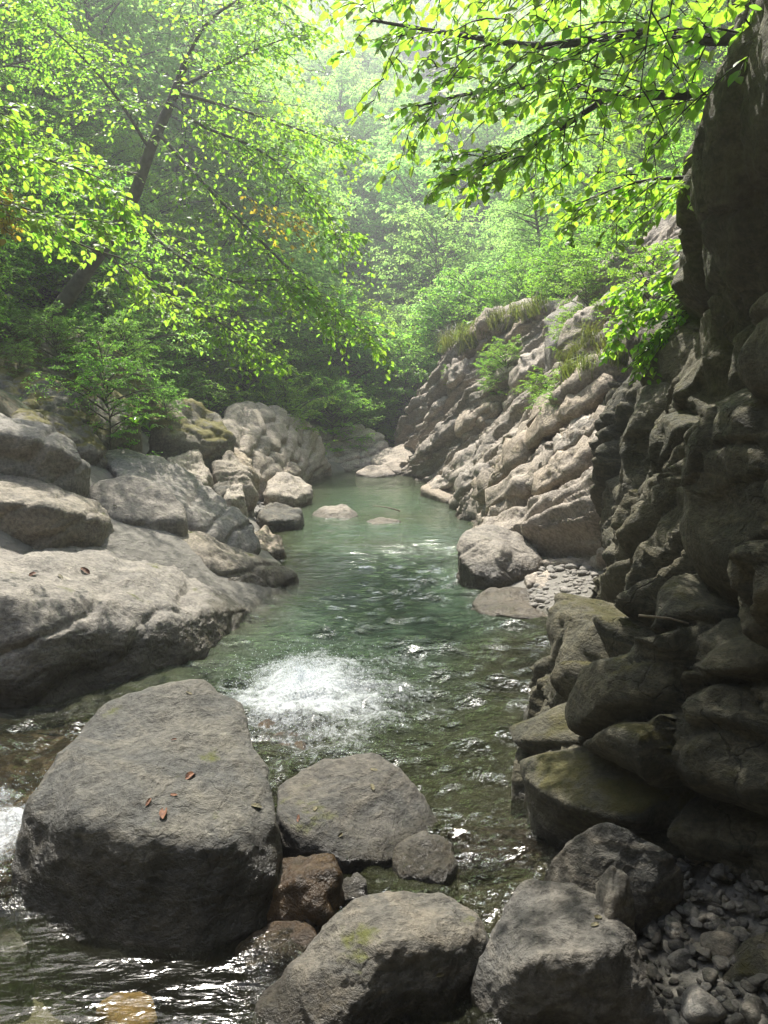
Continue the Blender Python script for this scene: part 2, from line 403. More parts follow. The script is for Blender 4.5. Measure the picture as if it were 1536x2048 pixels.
WX = np.array([  # upper ends of the nearest rows: unseen roof over the camera, shaped for shade
    [2.6, 2.6, 2.6, 2.6, 2.4, 2.0, 1.2, 0.0, -0.6],
    [2.4, 2.4, 2.35, 2.3, 2.05, 1.65, 1.1, 0.1, -0.5],
    [2.0, 2.1, 2.1, 2.05, 1.85, 1.55, 1.2, 0.3, -0.3],
    [1.6, 1.8, 2.0, 2.1, 2.05, 1.85, 1.6, 0.7, 0.0],
    [0.95, 1.15, 1.62, 2.05, 2.22, 1.98, 2.22, 3.2, 4.4],
    [1.3, 1.48, 1.82, 2.22, 2.48, 2.45, 2.75, 3.6, 4.8],
    [1.95, 2.05, 2.2, 2.34, 2.55, 2.8, 3.35, 4.2, 5.2],
    [2.72, 2.72, 2.66, 2.68, 3.1, 3.6, 4.2, 4.8, 5.6],
    [3.35, 3.35, 3.35, 3.45, 3.95, 4.5, 5.1, 5.8, 6.8],
    [3.6, 3.7, 3.9, 4.2, 4.7, 5.2, 5.8, 6.6, 7.6]])
def xwall(y, z):
    y = np.asarray(y, float); z = np.asarray(z, float)
    iy = np.clip(np.searchsorted(WY, y) - 1, 0, len(WY) - 2); iz = np.clip(np.searchsorted(WZ, z) - 1, 0, len(WZ) - 2)
    WYa, WZa = np.array(WY), np.array(WZ)
    fy = np.clip((y - WYa[iy]) / (WYa[iy + 1] - WYa[iy]), 0, 1); fz = np.clip((z - WZa[iz]) / (WZa[iz + 1] - WZa[iz]), 0, 1)
    fy = fy * fy * (3 - 2 * fy); fz = fz * fz * (3 - 2 * fz)
    return (WX[iy, iz] * (1 - fy) + WX[iy + 1, iz] * fy) * (1 - fz) + (WX[iy, iz + 1] * (1 - fy) + WX[iy + 1, iz + 1] * fy) * fz
def Tz(x, y):
    x = np.asarray(x, float); y = np.asarray(y, float)
    a, b = xl(y), xr(y)
    u = np.clip((x - a) / (b - a), 0, 1)
    dmax = np.interp(y, [0, 3, 4.5, 6, 9, 14, 20, 27, 30], [0.35, 0.35, 0.3, 0.6, 1.1, 1.0, 0.75, 0.35, -0.3])
    bed = -dmax * (1 - np.abs(2 * u - 1) ** 3)
    # left bank
    dl = np.maximum(a - x, 0)
    sl_ = np.interp(y, [0, 4, 9, 16, 28, 40], [0.25, 0.35, 0.62, 0.6, 0.7, 0.6])
    left = np.where(dl < 4, dl * sl_, 4 * sl_ + (dl - 4) * 0.95)
    left = 70 * np.tanh(left / 70)
    # right bank
    dr = np.maximum(x - b, 0)
    yfar = sstep(11.5, 14, y)
    near = np.minimum(dr * 0.28, 0.3) + 0
    xw = xwall(np.clip(y, -6, 13.5), np.full_like(y, 0.5)) + 0.7
    near = near + np.clip(x - xw, 0, 0.9) * 7 + np.maximum(x - xw - 1.2, 0) * 0.95
    far = np.where(dr < 3.0, dr * 1.45, 4.35 + (dr - 3.0) * 0.95)
    right = near * (1 - yfar) + far * yfar
    right = 75 * np.tanh(right / 75)
    z = np.where(dl > 0, left, np.where(dr > 0, right, bed))
    z = z + np.maximum(y - 29, 0) * 0.05
    z = np.maximum(z, np.minimum(np.maximum(-2.0 - y, 0) * 2.6, 16 + 0 * y) + np.where(y < -2.0, 0.3, -9))  # unseen steep rise behind the camera, added to block sky light
    back = np.maximum(y - 50, 0) * 0.66
    z = np.maximum(z, back * 1.0 + np.where(y > 50, 1.2, -9))
    return z
gx = np.sinh(np.linspace(-3.6, 3.6, 240)) / math.sinh(3.6) * 130
gy = -25 + (np.exp(np.linspace(0, 3.3, 260)) - 1) / (math.exp(3.3) - 1) * 240
gy = np.unique(np.concatenate([np.linspace(-25, 0, 16), np.linspace(0.3, 32, 170), 32 + (np.exp(np.linspace(0.05, 2.6, 60)) - 1) / (math.exp(2.6) - 1) * 190]))
GX, GY = np.meshgrid(gx, gy, indexing='ij')
x_, y_ = GX.ravel(), GY.ravel()
z_ = Tz(x_, y_)
P3 = np.stack([x_, y_, z_], 1)
z_ = z_ + np.where(z_ > 0.4, 1, 0.25) * fbm(P3 * 0.7, 4, 3) * 0.22 + np.where(z_ > 3, fbm(P3 * 0.12, 3, 5) * 1.0, 0)
tm = mesh_np('ground', np.stack([x_, y_, z_], 1), grid_faces(len(gx), len(gy)))
tag(link('ground', tm, M['ground']), kind='structure')

# ------------------------------------------------------------------ right cliff
nu, nv = 470, 400
uu = np.concatenate([np.linspace(-6, 2.0, 60)[:-1], np.linspace(2.0, 13.5, nu - 59)])
vv = np.linspace(-0.6, 8.5, nv)
WU, WV = np.meshgrid(uu, vv, indexing='ij')
wx = xwall(WU.ravel(), WV.ravel())
PW = np.stack([wx, WU.ravel(), WV.ravel()], 1)
FW = grid_faces(nu, nv)
# blurred control surface, then lobes
G = PW.reshape(nu, nv, 3).copy()
for _ in range(14):
    G[1:-1, 1:-1, 0] = (G[:-2, 1:-1, 0] + G[2:, 1:-1, 0] + G[1:-1, :-2, 0] + G[1:-1, 2:, 0]) / 4
PW = G.reshape(-1, 3)
def tilt(P, a, b):                      # coordinates along a dipping bed
    ca, sa = math.cos(a), math.sin(a)
    y = P[:, 1] * ca + P[:, 2] * sa; z = -P[:, 1] * sa + P[:, 2] * ca
    return np.stack([P[:, 0], y, z], 1)
def lobes(P, s, seed, squash=(1, 1, 0.55), ang=0.55, warp=0.35):
    q = tilt(P, ang, 0) * np.array(squash) / s
    q = q + warp * np.stack([noise(P * 1.1 / s, seed + 1), noise(P * 1.1 / s + 31, seed + 2), noise(P * 1.1 / s + 57, seed + 3)], 1)
    f1, f2, c, D_ = worley(q, seed, True)
    e = np.clip((f2 - f1) * 2.2, 0, 0.5) / 0.5
    tl = 0.9 * (((c * 57.31) % 1 - 0.5) * D_[:, 1] + ((c * 191.7) % 1 - 0.35) * D_[:, 2])
    return np.clip(e / 0.55, 0, 1) ** 0.6 * (0.42 + 0.58 * c) + 1.7 * tl * np.clip(e * 1.5, 0, 1), e, c
L0, e0, c0 = lobes(PW, 1.9, 8, (1, 1.1, 0.6), 0.5, 0.3)
L1, e1, c1 = lobes(PW, 0.8, 11, (1, 1.15, 0.55), 0.5)
L2, e2, c2 = lobes(PW, 0.42, 23, (1, 1, 0.7))
L3, e3, c3 = lobes(PW, 0.17, 37, (1, 1, 0.8))
region = sstep(-0.25, 0.3, fbm(PW * 0.55, 2, 77))          # where the rock is broken small
low = sstep(3.2, 1.6, PW[:, 2])
disp = 0.45 * (L0 - 0.6) + (0.10 + 0.16 * low) * (L1 - 0.6) + 0.13 * (L2 - 0.55) * region * (0.25 + 0.75 * low) + 0.03 * (L3 - 0.5) * region * low
disp += 0.20 * fbm(PW * 0.8, 3, 90) + 0.12 * ridged(tilt(PW, 0.5, 0) * np.array([1, 1.5, 0.7]), 5, 89) + 0.04 * ridged(PW * 3.0, 4, 91) + 0.016 * ridged(PW * 8, 3, 95) - 0.07 * np.exp(-(e0 / 0.10) ** 2) - 0.05 * np.exp(-(lobes(PW + 3.3, 1.3, 19, (1, 0.8, 0.8), 0.9, 0.5)[1] / 0.07) ** 2)
PW2 = PW.copy()
PW2[:, 0] -= disp
nw = vnormals(PW, FW)
sgn = np.where(nw[:, 0] > 0, -1, 1)
PW2 = PW + nw * (sgn * disp)[:, None]
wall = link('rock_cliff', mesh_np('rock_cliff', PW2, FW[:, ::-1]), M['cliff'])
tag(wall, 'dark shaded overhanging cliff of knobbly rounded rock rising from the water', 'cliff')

# ------------------------------------------------------------------ hull rocks
ROCKS = []
def hull_planes(pts):
    bm = bmesh.new()
    vs = [bm.verts.new(p) for p in pts]
    r = bmesh.ops.convex_hull(bm, input=vs)
    bmesh.ops.delete(bm, geom=[v for v in bm.verts if not v.link_faces], context='VERTS')
    bm.normal_update()
    c = np.mean([v.co[:] for v in bm.verts], axis=0)
    N = []; D = []
    for f in bm.faces:
        n = np.array(f.normal[:]); p = np.array(f.verts[0].co[:])
        if np.linalg.norm(n) < 0.5: continue
        d = n @ (p - c)
        if d < 0: n, d = -n, -d
        N.append(n); D.append(max(d, 1e-4))
    bm.free()
    return c, np.array(N), np.array(D)
_jit = rng.normal(size=(10, 3))
def rock_shape(pts, sub=5, eps=0.10, amp=0.05, strata=0.0, sdir=(0, 0, 1), sfreq=3.0, crack=0.008, seed=0, fine=0.006, lump=0.0, lsize=0.4):
    pts = np.asarray(pts, float)
    lo, hi = pts.min(0), pts.max(0); sc = np.maximum((hi - lo) / 2, 1e-3); mid = (lo + hi) / 2
    c, N, D = hull_planes((pts - mid) / sc)
    d, F = ico(sub)
    r = np.zeros(len(d))
    for j in _jit:
        q = d + eps * j; q /= np.linalg.norm(q, axis=1, keepdims=True)
        k = np.maximum(q @ N.T, 1e-6) / D
        r += 1 / k.max(1)
    r /= len(_jit)
    P = (c + d * r[:, None]) * sc + mid
    n = vnormals(P, F)
    flip = ((P - P.mean(0)) * n).sum(1).mean() < 0
    if flip: F = F[:, ::-1]; n = -n
    size = float(np.cbrt(np.prod(sc * 2)))
    Q = P + seed * 13.7
    h = amp * size * (0.9 * fbm(Q * 1.6 / size, 4, seed) + 0.7 * ridged(Q * 2.9 / size, 5, seed + 3) - 0.3)
    if strata:
        sv = np.array(sdir, float); sv /= np.linalg.norm(sv)
        t = P @ sv * sfreq + 0.55 * fbm(Q * 0.9, 3, seed + 9)
        f = t - np.floor(t); lay = _h(np.floor(t), np.floor(t) * 0, np.floor(t) * 0, 5) % 997 / 997
        h += strata * (-(0.35 + 0.65 * lay) * np.exp(-(np.minimum(f, 1 - f) / 0.10) ** 2) + 0.5 * (lay - 0.5) * sstep(0, 0.25, f))
    if crack:
        w_ = 0.25 * np.stack([noise(Q * 2 / size, 51), noise(Q * 2 / size, 52), noise(Q * 2 / size, 53)], 1)
        f1, f2, cc = worley(Q * 1.5 / size + w_, seed + 31)
        h -= crack * np.exp(-((f2 - f1) / 0.06) ** 2) * (cc > 0.3)
    if lump:
        f1, f2, cc = worley(Q / lsize + 0.3 * np.stack([noise(Q * 1.5 / lsize, 61), noise(Q * 1.5 / lsize, 62), noise(Q * 1.5 / lsize, 63)], 1), seed + 41)
        e = np.clip(f2 - f1, 0, 0.5) / 0.5
        h += lump * (np.sqrt(1 - (1 - e) ** 2) - 0.6)
    h += fine * (1.3 * ridged(Q * np.array([6, 6, 10]), 4, seed + 21) + 0.9 * fbm(Q * 21, 3, seed + 22))
    P = P + n * h[:, None]
    return P, F
def rock(name, label, cat, pts, mat, base=-0.4, group=None, ray_ok=True, parent=None, **kw):
    pts = np.asarray(pts, float)
    if base is not None:
        b = pts.copy(); ctr = pts.mean(0); b[:, :2] = ctr[:2] + (b[:, :2] - ctr[:2]) * 0.97; b[:, 2] = np.minimum(pts[:, 2] - 0.05, base)
        pts = np.concatenate([pts, b])
    P, F = rock_shape(pts, **kw)
    loc = np.array([P[:, 0].mean(), P[:, 1].mean(), P[:, 2].min()])
    o = link(name, mesh_np(name, P - loc, F), M[mat] if isinstance(mat, str) else mat, parent, loc)
    if parent is None: tag(o, label, cat, group)
    if ray_ok: ROCKS.append((o, BVHTree.FromPolygons([tuple(p) for p in P.tolist()], F.tolist())))
    return o
def UY(l): return [U(*p) for p in l]
def VZ(l): return [V(*p) for p in l]
LD = (-0.45, -0.1, 0.9)

# --- foreground boulders
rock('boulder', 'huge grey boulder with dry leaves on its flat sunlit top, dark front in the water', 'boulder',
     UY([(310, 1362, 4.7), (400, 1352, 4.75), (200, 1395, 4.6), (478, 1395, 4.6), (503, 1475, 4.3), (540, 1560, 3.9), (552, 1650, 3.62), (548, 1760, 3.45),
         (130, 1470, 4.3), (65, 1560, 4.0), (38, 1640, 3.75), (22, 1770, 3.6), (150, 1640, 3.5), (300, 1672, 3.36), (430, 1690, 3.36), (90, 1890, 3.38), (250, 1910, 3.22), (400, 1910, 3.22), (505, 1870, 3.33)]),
     'grey_wet_shaded', base=-0.5, sub=7, eps=0.045, amp=0.05, crack=0.0, seed=1, fine=0.006, strata=0.008, sdir=(0.9, -0.2, 0.25), sfreq=4)
rock('boulder', 'flat smooth grey boulder with scattered leaves between huge boulder and rippling water', 'boulder',
     UY([(640, 1522, 4.7), (745, 1500, 4.75), (805, 1538, 4.55), (855, 1585, 4.4), (888, 1650, 4.2), (850, 1690, 4.0), (760, 1728, 3.8), (690, 1722, 3.78), (600, 1695, 3.85), (548, 1640, 3.95), (545, 1570, 4.35)]),
     'grey', base=-0.3, sub=7, eps=0.09, amp=0.05, crack=0.0, seed=2, fine=0.003)
rock('rock', 'small dark angular rock in the water beside the flat smooth boulder', 'rock',
     UY([(800, 1690, 3.95), (845, 1656, 4.0), (905, 1688, 3.95), (918, 1730, 3.8), (885, 1768, 3.66), (800, 1752, 3.7), (782, 1715, 3.85)]),
     'grey', base=-0.3, sub=5, eps=0.07, amp=0.07, crack=0.012, seed=3)
rock('rock', 'wet glossy brown rock wedged under the huge leaf-strewn boulder', 'rock',
     VZ([(525, 1745, .12), (600, 1700, .20), (668, 1706, .22), (682, 1750, .18), (650, 1850, .02), (520, 1790, .10), (508, 1840, .0), (590, 1760, .2)]),
     'brown', base=-0.3, sub=5, eps=0.09, amp=0.08, seed=4)
rock('rock', 'small wet grey rock with water trickling over, touching the brown wet rock', 'rock',
     VZ([(675, 1760, .08), (715, 1738, .12), (735, 1765, .1), (725, 1810, .02), (670, 1815, .0)]), 'grey', base=-0.2, sub=4, eps=0.12, amp=0.07, seed=5)
rock('rock', 'low brown rock half under water below the wet glossy rock', 'rock',
     VZ([(465, 1900, -.03), (540, 1840, .03), (620, 1835, .05), (640, 1870, .04), (600, 1925, -.02), (500, 1940, -.05)]), 'brown', base=-0.3, sub=5, eps=0.12, amp=0.06, seed=6)
rock('boulder', 'rounded grey brown boulder with pitted top in the foreground shallows', 'boulder',
     VZ([(690, 1800, .22), (800, 1765, .27), (900, 1785, .27), (962, 1828, .24), (992, 1890, .17), (940, 1970, .1), (870, 2015, .04), (640, 2100, -.02), (500, 2065, -.08), (590, 1950, .10), (640, 1870, .18), (770, 1890, .32), (860, 1880, .3)]),
     'grey', base=-0.35, sub=7, eps=0.09, amp=0.06, crack=0.0, seed=7, fine=0.005)
rock('boulder', 'smooth grey boulder leaning on the pebble bank at the foot of the dark cliff', 'boulder',
     VZ([(1080, 1740, .22), (1145, 1662, .42), (1200, 1630, .52), (1262, 1652, .5), (1335, 1700, .42), (1375, 1745, .3), (1355, 1810, .15), (1250, 1850, .12), (1150, 1800, .2), (1090, 1770, .15)]),
     'grey', base=-0.1, sub=7, eps=0.08, amp=0.06, crack=0.0, seed=8, fine=0.004)
rock('boulder', 'big shaded grey boulder with a steep grooved front and tan top', 'boulder',
     VZ([(1008, 1805, .28), (1045, 1756, .36), (1150, 1765, .4), (1222, 1792, .4), (1262, 1860, .38), (1285, 1950, .28), (1350, 2090, .05), (990, 2110, -.05), (945, 1970, .12), (985, 1895, .24), (1250, 1900, .38), (1040, 1930, .34), (1130, 1925, .37)]),
     'grey', base=-0.3, sub=7, eps=0.06, amp=0.06, crack=0.0, seed=9, fine=0.005)
rock('rock', 'upright cobble with yellowish top squeezed between the two shaded boulders', 'rock',
     VZ([(1188, 1760, .45), (1225, 1718, .55), (1262, 1745, .52), (1272, 1810, .4), (1220, 1830, .4)]), 'cobble', base=0.05, sub=5, eps=0.13, amp=0.06, seed=10)
rock('rock', 'golden stone under the clear water in front of the huge boulder', 'rock',
     VZ([(185, 2010, -.05), (230, 1975, -.02), (300, 1985, -.02), (318, 2040, -.05), (250, 2075, -.06)]), 'golden', base=-0.3, sub=4, eps=0.12, amp=0.06, seed=12)
rock('rock', 'sunken pale stone at the clear pool edge beside the huge boulder', 'rock',
     VZ([(-40, 1900, -.06), (30, 1850, -.02), (60, 1890, -.05), (20, 1930, -.1)]), 'cobble', base=-0.4, sub=4, eps=0.12, amp=0.06, seed=13)
rock('rock', 'brown bedrock sill under the thin sheet of rushing white water', 'rock',
     [(-3.6, 5.7, -.02), (-2.0, 5.6, -.03), (-1.75, 4.9, .0), (-1.8, 4.2, .02), (-2.1, 3.75, -.08), (-3.6, 3.7, -.05), (-3.4, 4.6, .06), (-2.4, 4.8, .05)],
     'sill', base=-0.5, sub=5, eps=0.15, amp=0.05, seed=14)
rock('rock', 'low wet rock ridge under rippling water beside the flat leaf-strewn boulder', 'rock',
     VZ([(880, 1650, -.05), (960, 1650, -.03), (1130, 1655, -.01), (1140, 1690, -.04), (1060, 1740, -.06), (930, 1720, -.06)]), 'brown', base=-0.4, sub=5, eps=0.12, amp=0.06, seed=15)
rock('rock', 'wet dark rock washed over at the edge of the white foam', 'rock',
     VZ([(505, 1440, -.03), (560, 1430, .0), (610, 1480, .0), (600, 1520, -.03), (520, 1520, -.03)]), 'brown', base=-0.4, sub=5, eps=0.12, amp=0.08, seed=16)

# --- left bank slabs
rock('rock_slab', 'broad sunlit slab sloping into the pool, with a dark wet undercut foot', 'slab',
     UY([(-160, 1060, 8.6), (60, 1095, 8.7), (230, 1085, 9.0), (330, 1125, 9.0), (430, 1180, 8.9), (512, 1214, 8.9), (-160, 1175, 6.2), (30, 1195, 6.25), (230, 1205, 6.95), (400, 1225, 7.7),
         (-160, 1265, 5.95), (60, 1275, 6.02), (250, 1262, 6.7), (400, 1255, 7.6)]) + VZ([(508, 1232, -.02), (400, 1305, -.02), (285, 1350, -.02), (0, 1430, -.05), (-200, 1440, 0.0)]),
     'slab', base=-0.5, sub=7, eps=0.05, amp=0.045, strata=0.05, sdir=LD, sfreq=1.9, crack=0.004, seed=21, fine=0.008)
rock('rock_slab', 'thick pale slab with a smooth shadowed lip, lying on the broad sunlit slab', 'slab',
     UY([(-160, 925, 9.2), (0, 940, 9.2), (90, 962, 9.2), (200, 1008, 9.2), (218, 1045, 8.9), (-160, 985, 7.95), (0, 1000, 7.9), (110, 1020, 8.05), (190, 1040, 8.5), (170, 1085, 8.55), (0, 1082, 8.1), (-160, 1080, 8.1)]),
     'slab', base=0.75, sub=6, eps=0.04, amp=0.06, strata=0.05, sdir=LD, sfreq=2.4, crack=0.006, seed=22)
rock('rock_slab', 'dark square-nosed block overhanging the pale slab below mossy rocks', 'slab',
     UY([(-160, 815, 9.9), (0, 832, 9.8), (80, 850, 9.9), (140, 885, 9.9), (182, 938, 9.6), (-160, 850, 9.0), (0, 868, 8.95), (90, 888, 9.05), (150, 920, 9.3), (150, 962, 9.4), (0, 965, 9.15), (-160, 965, 9.15)]),
     'slab', base=1.1, sub=6, eps=0.03, amp=0.06, strata=0.06, sdir=LD, sfreq=2.2, seed=23)
rock('rock_slab', 'humped grey slab with a mossy crack, above the broad sunlit slab', 'slab',
     UY([(165, 965, 9.7), (240, 940, 10.2), (310, 960, 10.2), (370, 1010, 10.0), (372, 1045, 9.7), (300, 1040, 9.4), (230, 1030, 9.3), (180, 1010, 9.4)]),
     'slab', base=0.4, sub=5, eps=0.12, amp=0.05, strata=0.03, sdir=LD, sfreq=2.5, seed=24)
rock('rock_slab', 'long rounded slab ending in a blunt dark nose above the water', 'slab',
     UY([(180, 895, 11.4), (280, 905, 11.8), (380, 950, 11.8), (470, 1005, 11.5), (515, 1040, 11.2), (522, 1090, 10.9), (500, 1112, 10.6), (400, 1070, 10.2), (330, 1010, 10.2), (230, 950, 10.3)]),
     'slab', base=0.0, sub=6, eps=0.06, amp=0.06, strata=0.07, sdir=LD, sfreq=2.6, seed=25)
rock('rock_slab', 'narrow ribbed ledge tapering to a point at the pool edge', 'slab',
     UY([(290, 1030, 10.0), (400, 1075, 10.3), (480, 1115, 10.6), (560, 1130, 10.7), (602, 1155, 10.5), (500, 1195, 9.6), (470, 1190, 9.4), (390, 1130, 9.2), (310, 1080, 9.2)]),
     'slab', base=-0.3, sub=6, eps=0.08, amp=0.05, strata=0.05, sdir=(-0.6, 0.3, 0.8), sfreq=3.2, seed=26)
rock('boulder', 'round-shouldered dark boulder standing under the mossy ledge', 'boulder',
     UY([(160, 790, 12.4), (215, 765, 12.6), (265, 800, 12.6), (282, 850, 12.2), (262, 895, 11.9), (200, 890, 11.5), (150, 850, 11.6)]),
     'mossy', base=1.4, sub=5, eps=0.11, amp=0.04, seed=27)
rock('rock', 'mossy ledge under the sunlit hanging leafy branch', 'rock',
     UY([(-120, 690, 12.4), (0, 715, 12.2), (90, 745, 12.2), (160, 790, 12.0), (170, 840, 11.4), (60, 845, 10.9), (-120, 830, 10.6)]),
     'mossy', base=1.4, sub=6, eps=0.07, amp=0.08, strata=0.06, sdir=LD, sfreq=1.8, lump=0.08, lsize=0.6, seed=28)
rock('rock', 'lumpy grey outcrop row with moss in its joints above the dark square-nosed block', 'rock',
     UY([(20, 812, 10.9), (90, 828, 10.9), (160, 835, 11.2), (195, 865, 11.2), (210, 905, 10.9), (130, 895, 10.3), (20, 850, 10.1)]),
     'mossy', base=1.2, sub=5, eps=0.08, amp=0.06, lump=0.07, lsize=0.4, seed=29)
rock('rock', 'moss streaked tawny outcrop below the hanging greenery', 'rock',
     UY([(300, 800, 16.5), (370, 790, 17), (440, 825, 17), (470, 870, 16.5), (440, 890, 16), (350, 880, 15.5), (290, 850, 15.5)]),
     'mossy', base=0.8, sub=5, eps=0.08, amp=0.08, lump=0.10, lsize=0.6, strata=0.06, sdir=LD, sfreq=2, seed=30)
rock('rock', 'upper mossy terrace of rock in the shade of the wood', 'rock',
     UY([(-120, 640, 15.2), (60, 648, 15.2), (200, 690, 15.4), (300, 735, 15.8), (310, 800, 15.2), (200, 790, 14.2), (0, 730, 13.4), (-120, 720, 13.2)]),
     'mossy', base=2.2, sub=5, eps=0.08, amp=0.07, strata=0.06, sdir=LD, sfreq=1.6, lump=0.1, lsize=0.8, seed=31)
rock('rock_slab', 'banded pale bedrock slope dipping to the pool under dense shrubs', 'slab',
     UY([(455, 800, 22), (560, 815, 24), (640, 860, 26.5), (672, 935, 26.2), (655, 950, 25.2), (600, 945, 23), (540, 940, 20), (480, 900, 18.5), (430, 850, 19)]),
     'pale', base=-0.5, sub=6, eps=0.07, amp=0.04, strata=0.16, sdir=(-0.55, -0.2, 0.8), sfreq=1.7, lump=0.05, lsize=1.3, seed=32)
rock('rock_slab', 'smooth pale bedrock shoulder behind the jumbled white boulders', 'slab',
     UY([(340, 880, 17.5), (420, 850, 18.5), (500, 890, 19.5), (560, 925, 20.5), (570, 950, 20), (480, 960, 17.5), (400, 930, 16.5)]),
     'pale', base=-0.3, sub=5, eps=0.08, amp=0.05, strata=0.07, sdir=(-0.55, -0.2, 0.8), sfreq=1.8, seed=33)
# white boulder jumble
jum = [('tall pale split boulder in the white boulder jumble', [(420, 920, 15.8), (455, 895, 16.2), (495, 930, 16), (505, 975, 15.4), (440, 985, 15.2)], 0.05),
       ('pale wedge boulder leaning at the back of the white boulder jumble', [(385, 895, 16.4), (440, 890, 16.8), (500, 905, 16.8), (520, 940, 16.5), (430, 945, 15.8)], 0.3),
       ('squat whitish boulder with a dark face at the top of the boulder jumble', [(330, 905, 15.2), (390, 900, 15.8), (420, 935, 15.4), (410, 970, 14.8), (345, 960, 14.4)], 0.3),
       ('rounded ribbed boulder dipping into the water at the end of the boulder jumble', [(530, 960, 18.8), (570, 942, 19.4), (610, 955, 19.4), (620, 985, 18.4), (590, 998, 17.6), (535, 990, 17.6)], -0.3),
       ('small grey block wedged behind the rounded ribbed boulder', [(510, 945, 19.5), (545, 935, 20), (560, 955, 19.6), (520, 965, 19)], 0.0),
       ('two-tone low stone behind the ribbed boulder in the jumble', [(545, 930, 21), (590, 925, 21.5), (600, 945, 21), (550, 950, 20.5)], 0.0),
       ('small dark shaded rock at the foot of the tall split boulder', [(425, 970, 14.8), (455, 962, 15), (470, 985, 14.6), (435, 995, 14.2)], 0.0),
       ('egg-shaped grey rock beside the pebbles at the foot of the jumble', [(450, 972, 14.6), (480, 968, 14.9), (492, 992, 14.4), (455, 1000, 14)], 0.0),
       ('dark wet rock in the shallows below the white boulder jumble', [(515, 1020, 15.4), (560, 1008, 15.8), (600, 1015, 15.6), (600, 1038, 14.8), (530, 1042, 14.4)], -0.3),
       ('smooth pale boulder at the waterline against the blunt dark nose', [(505, 1060, 12.6), (530, 1048, 12.9), (562, 1080, 12.6), (566, 1100, 12.2), (515, 1108, 11.8)], -0.3)]
for i, (lb, pp, bs) in enumerate(jum):
    rock('boulder' if i < 4 else 'rock', lb, 'boulder' if i < 4 else 'rock', UY(pp), 'grey' if i in (6, 8) else 'pale', base=bs, sub=5, eps=0.06, amp=0.13, seed=40 + i, fine=0.012)
# rocks standing in the pool
rock('rock', 'pale humped rock alone in the middle of the green pool', 'rock',
     VZ([(622, 1030, -.02), (650, 1006, .22), (695, 1008, .22), (718, 1032, .0), (690, 1045, -.05), (640, 1042, -.05)]), 'pale', base=-0.5, sub=5, eps=0.09, amp=0.08, seed=55)
rock('rock', 'low flat stone just breaking the surface beside the humped pool rock', 'rock',
     VZ([(730, 1044, .0), (760, 1030, .12), (805, 1040, .04), (790, 1052, -.05), (740, 1054, -.05)]), 'pale', base=-0.5, sub=4, eps=0.1, amp=0.07, seed=56)
# head of the pool
rock('rock', 'rounded finely layered outcrop closing the head of the pool', 'rock',
     UY([(625, 870, 28.5), (660, 848, 29), (720, 840, 29.5), (770, 868, 29.5), (785, 905, 28.5), (700, 950, 27), (650, 945, 27), (632, 910, 27.5)]),
     'pale', base=-0.6, sub=6, eps=0.09, amp=0.05, strata=0.10, sdir=(-0.45, 0.2, 0.9), sfreq=2.6, lump=0.1, lsize=0.8, seed=57)
rock('rock', 'pale rounded rock at the waterline at the head of the pool', 'rock',
     UY([(708, 945, 25.4), (735, 926, 26), (775, 928, 26), (795, 948, 25.4), (750, 955, 24.8)]), 'pale', base=-0.4, sub=4, eps=0.1, amp=0.06, seed=58)
rock('rock', 'wide pale rock hump where the strata meet the head of the pool', 'rock',
     UY([(735, 920, 28), (800, 885, 29), (860, 865, 29), (880, 900, 27.5), (860, 945, 26), (790, 945, 26)]), 'pale', base=-0.5, sub=5, eps=0.09, amp=0.07, strata=0.08, sdir=(0.4, 0.2, 0.9), sfreq=2, seed=59)
rock('rock', 'dark jointed rock at the foot of the pale strata near the pool head', 'rock',
     UY([(850, 925, 25.2), (880, 905, 25.6), (925, 905, 25), (945, 930, 24), (900, 952, 23.2), (850, 950, 23.8)]), 'pale', base=-0.4, sub=5, eps=0.08, amp=0.09, strata=0.08, sdir=(0.6, 0.2, 0.7), sfreq=2.5, seed=60)
rock('rock_slab', 'tilted flat-topped pale block sliding into the pool from the strata', 'slab',
     UY([(838, 975, 20.2), (925, 936, 21.5), (962, 940, 21.2), (950, 985, 19.4), (895, 1002, 18.4)]), 'pale', base=-0.5, sub=5, eps=0.06, amp=0.04, seed=61)
# right beach boulders
rock('boulder', 'big angular grey boulder overhanging the pool by the pebble beach', 'boulder',
     UY([(912, 1080, 10.6), (925, 1058, 10.9), (985, 1045, 11.2), (1045, 1068, 11.2), (1092, 1122, 10.6), (1070, 1140, 10.2), (990, 1165, 9.9), (945, 1150, 10.0), (918, 1115, 10.3), (1000, 1095, 10.2)]),
     'slab', base=-0.1, sub=6, eps=0.07, amp=0.05, crack=0.02, seed=62, fine=0.007)
rock('boulder', 'pale ridged boulder behind the big angular one, against the strata', 'boulder',
     UY([(1005, 1050, 12.6), (1060, 1020, 12.9), (1110, 1032, 12.9), (1142, 1062, 12.5), (1120, 1092, 12), (1030, 1075, 12)]), 'pale', base=0.0, sub=5, eps=0.08, amp=0.06, crack=0.02, seed=63)
rock('rock_slab', 'flat slab with wet dark edge lying in front of the pebble beach', 'slab',
     UY([(940, 1205, 9.2), (980, 1170, 9.6), (1080, 1178, 9.7), (1165, 1190, 9.6), (1160, 1235, 8.9), (1060, 1240, 8.6), (960, 1225, 8.8)]), 'slab', base=-0.4, sub=6, eps=0.08, amp=0.06, strata=0.02, sdir=(0.1, 0, 1), sfreq=6, seed=64)
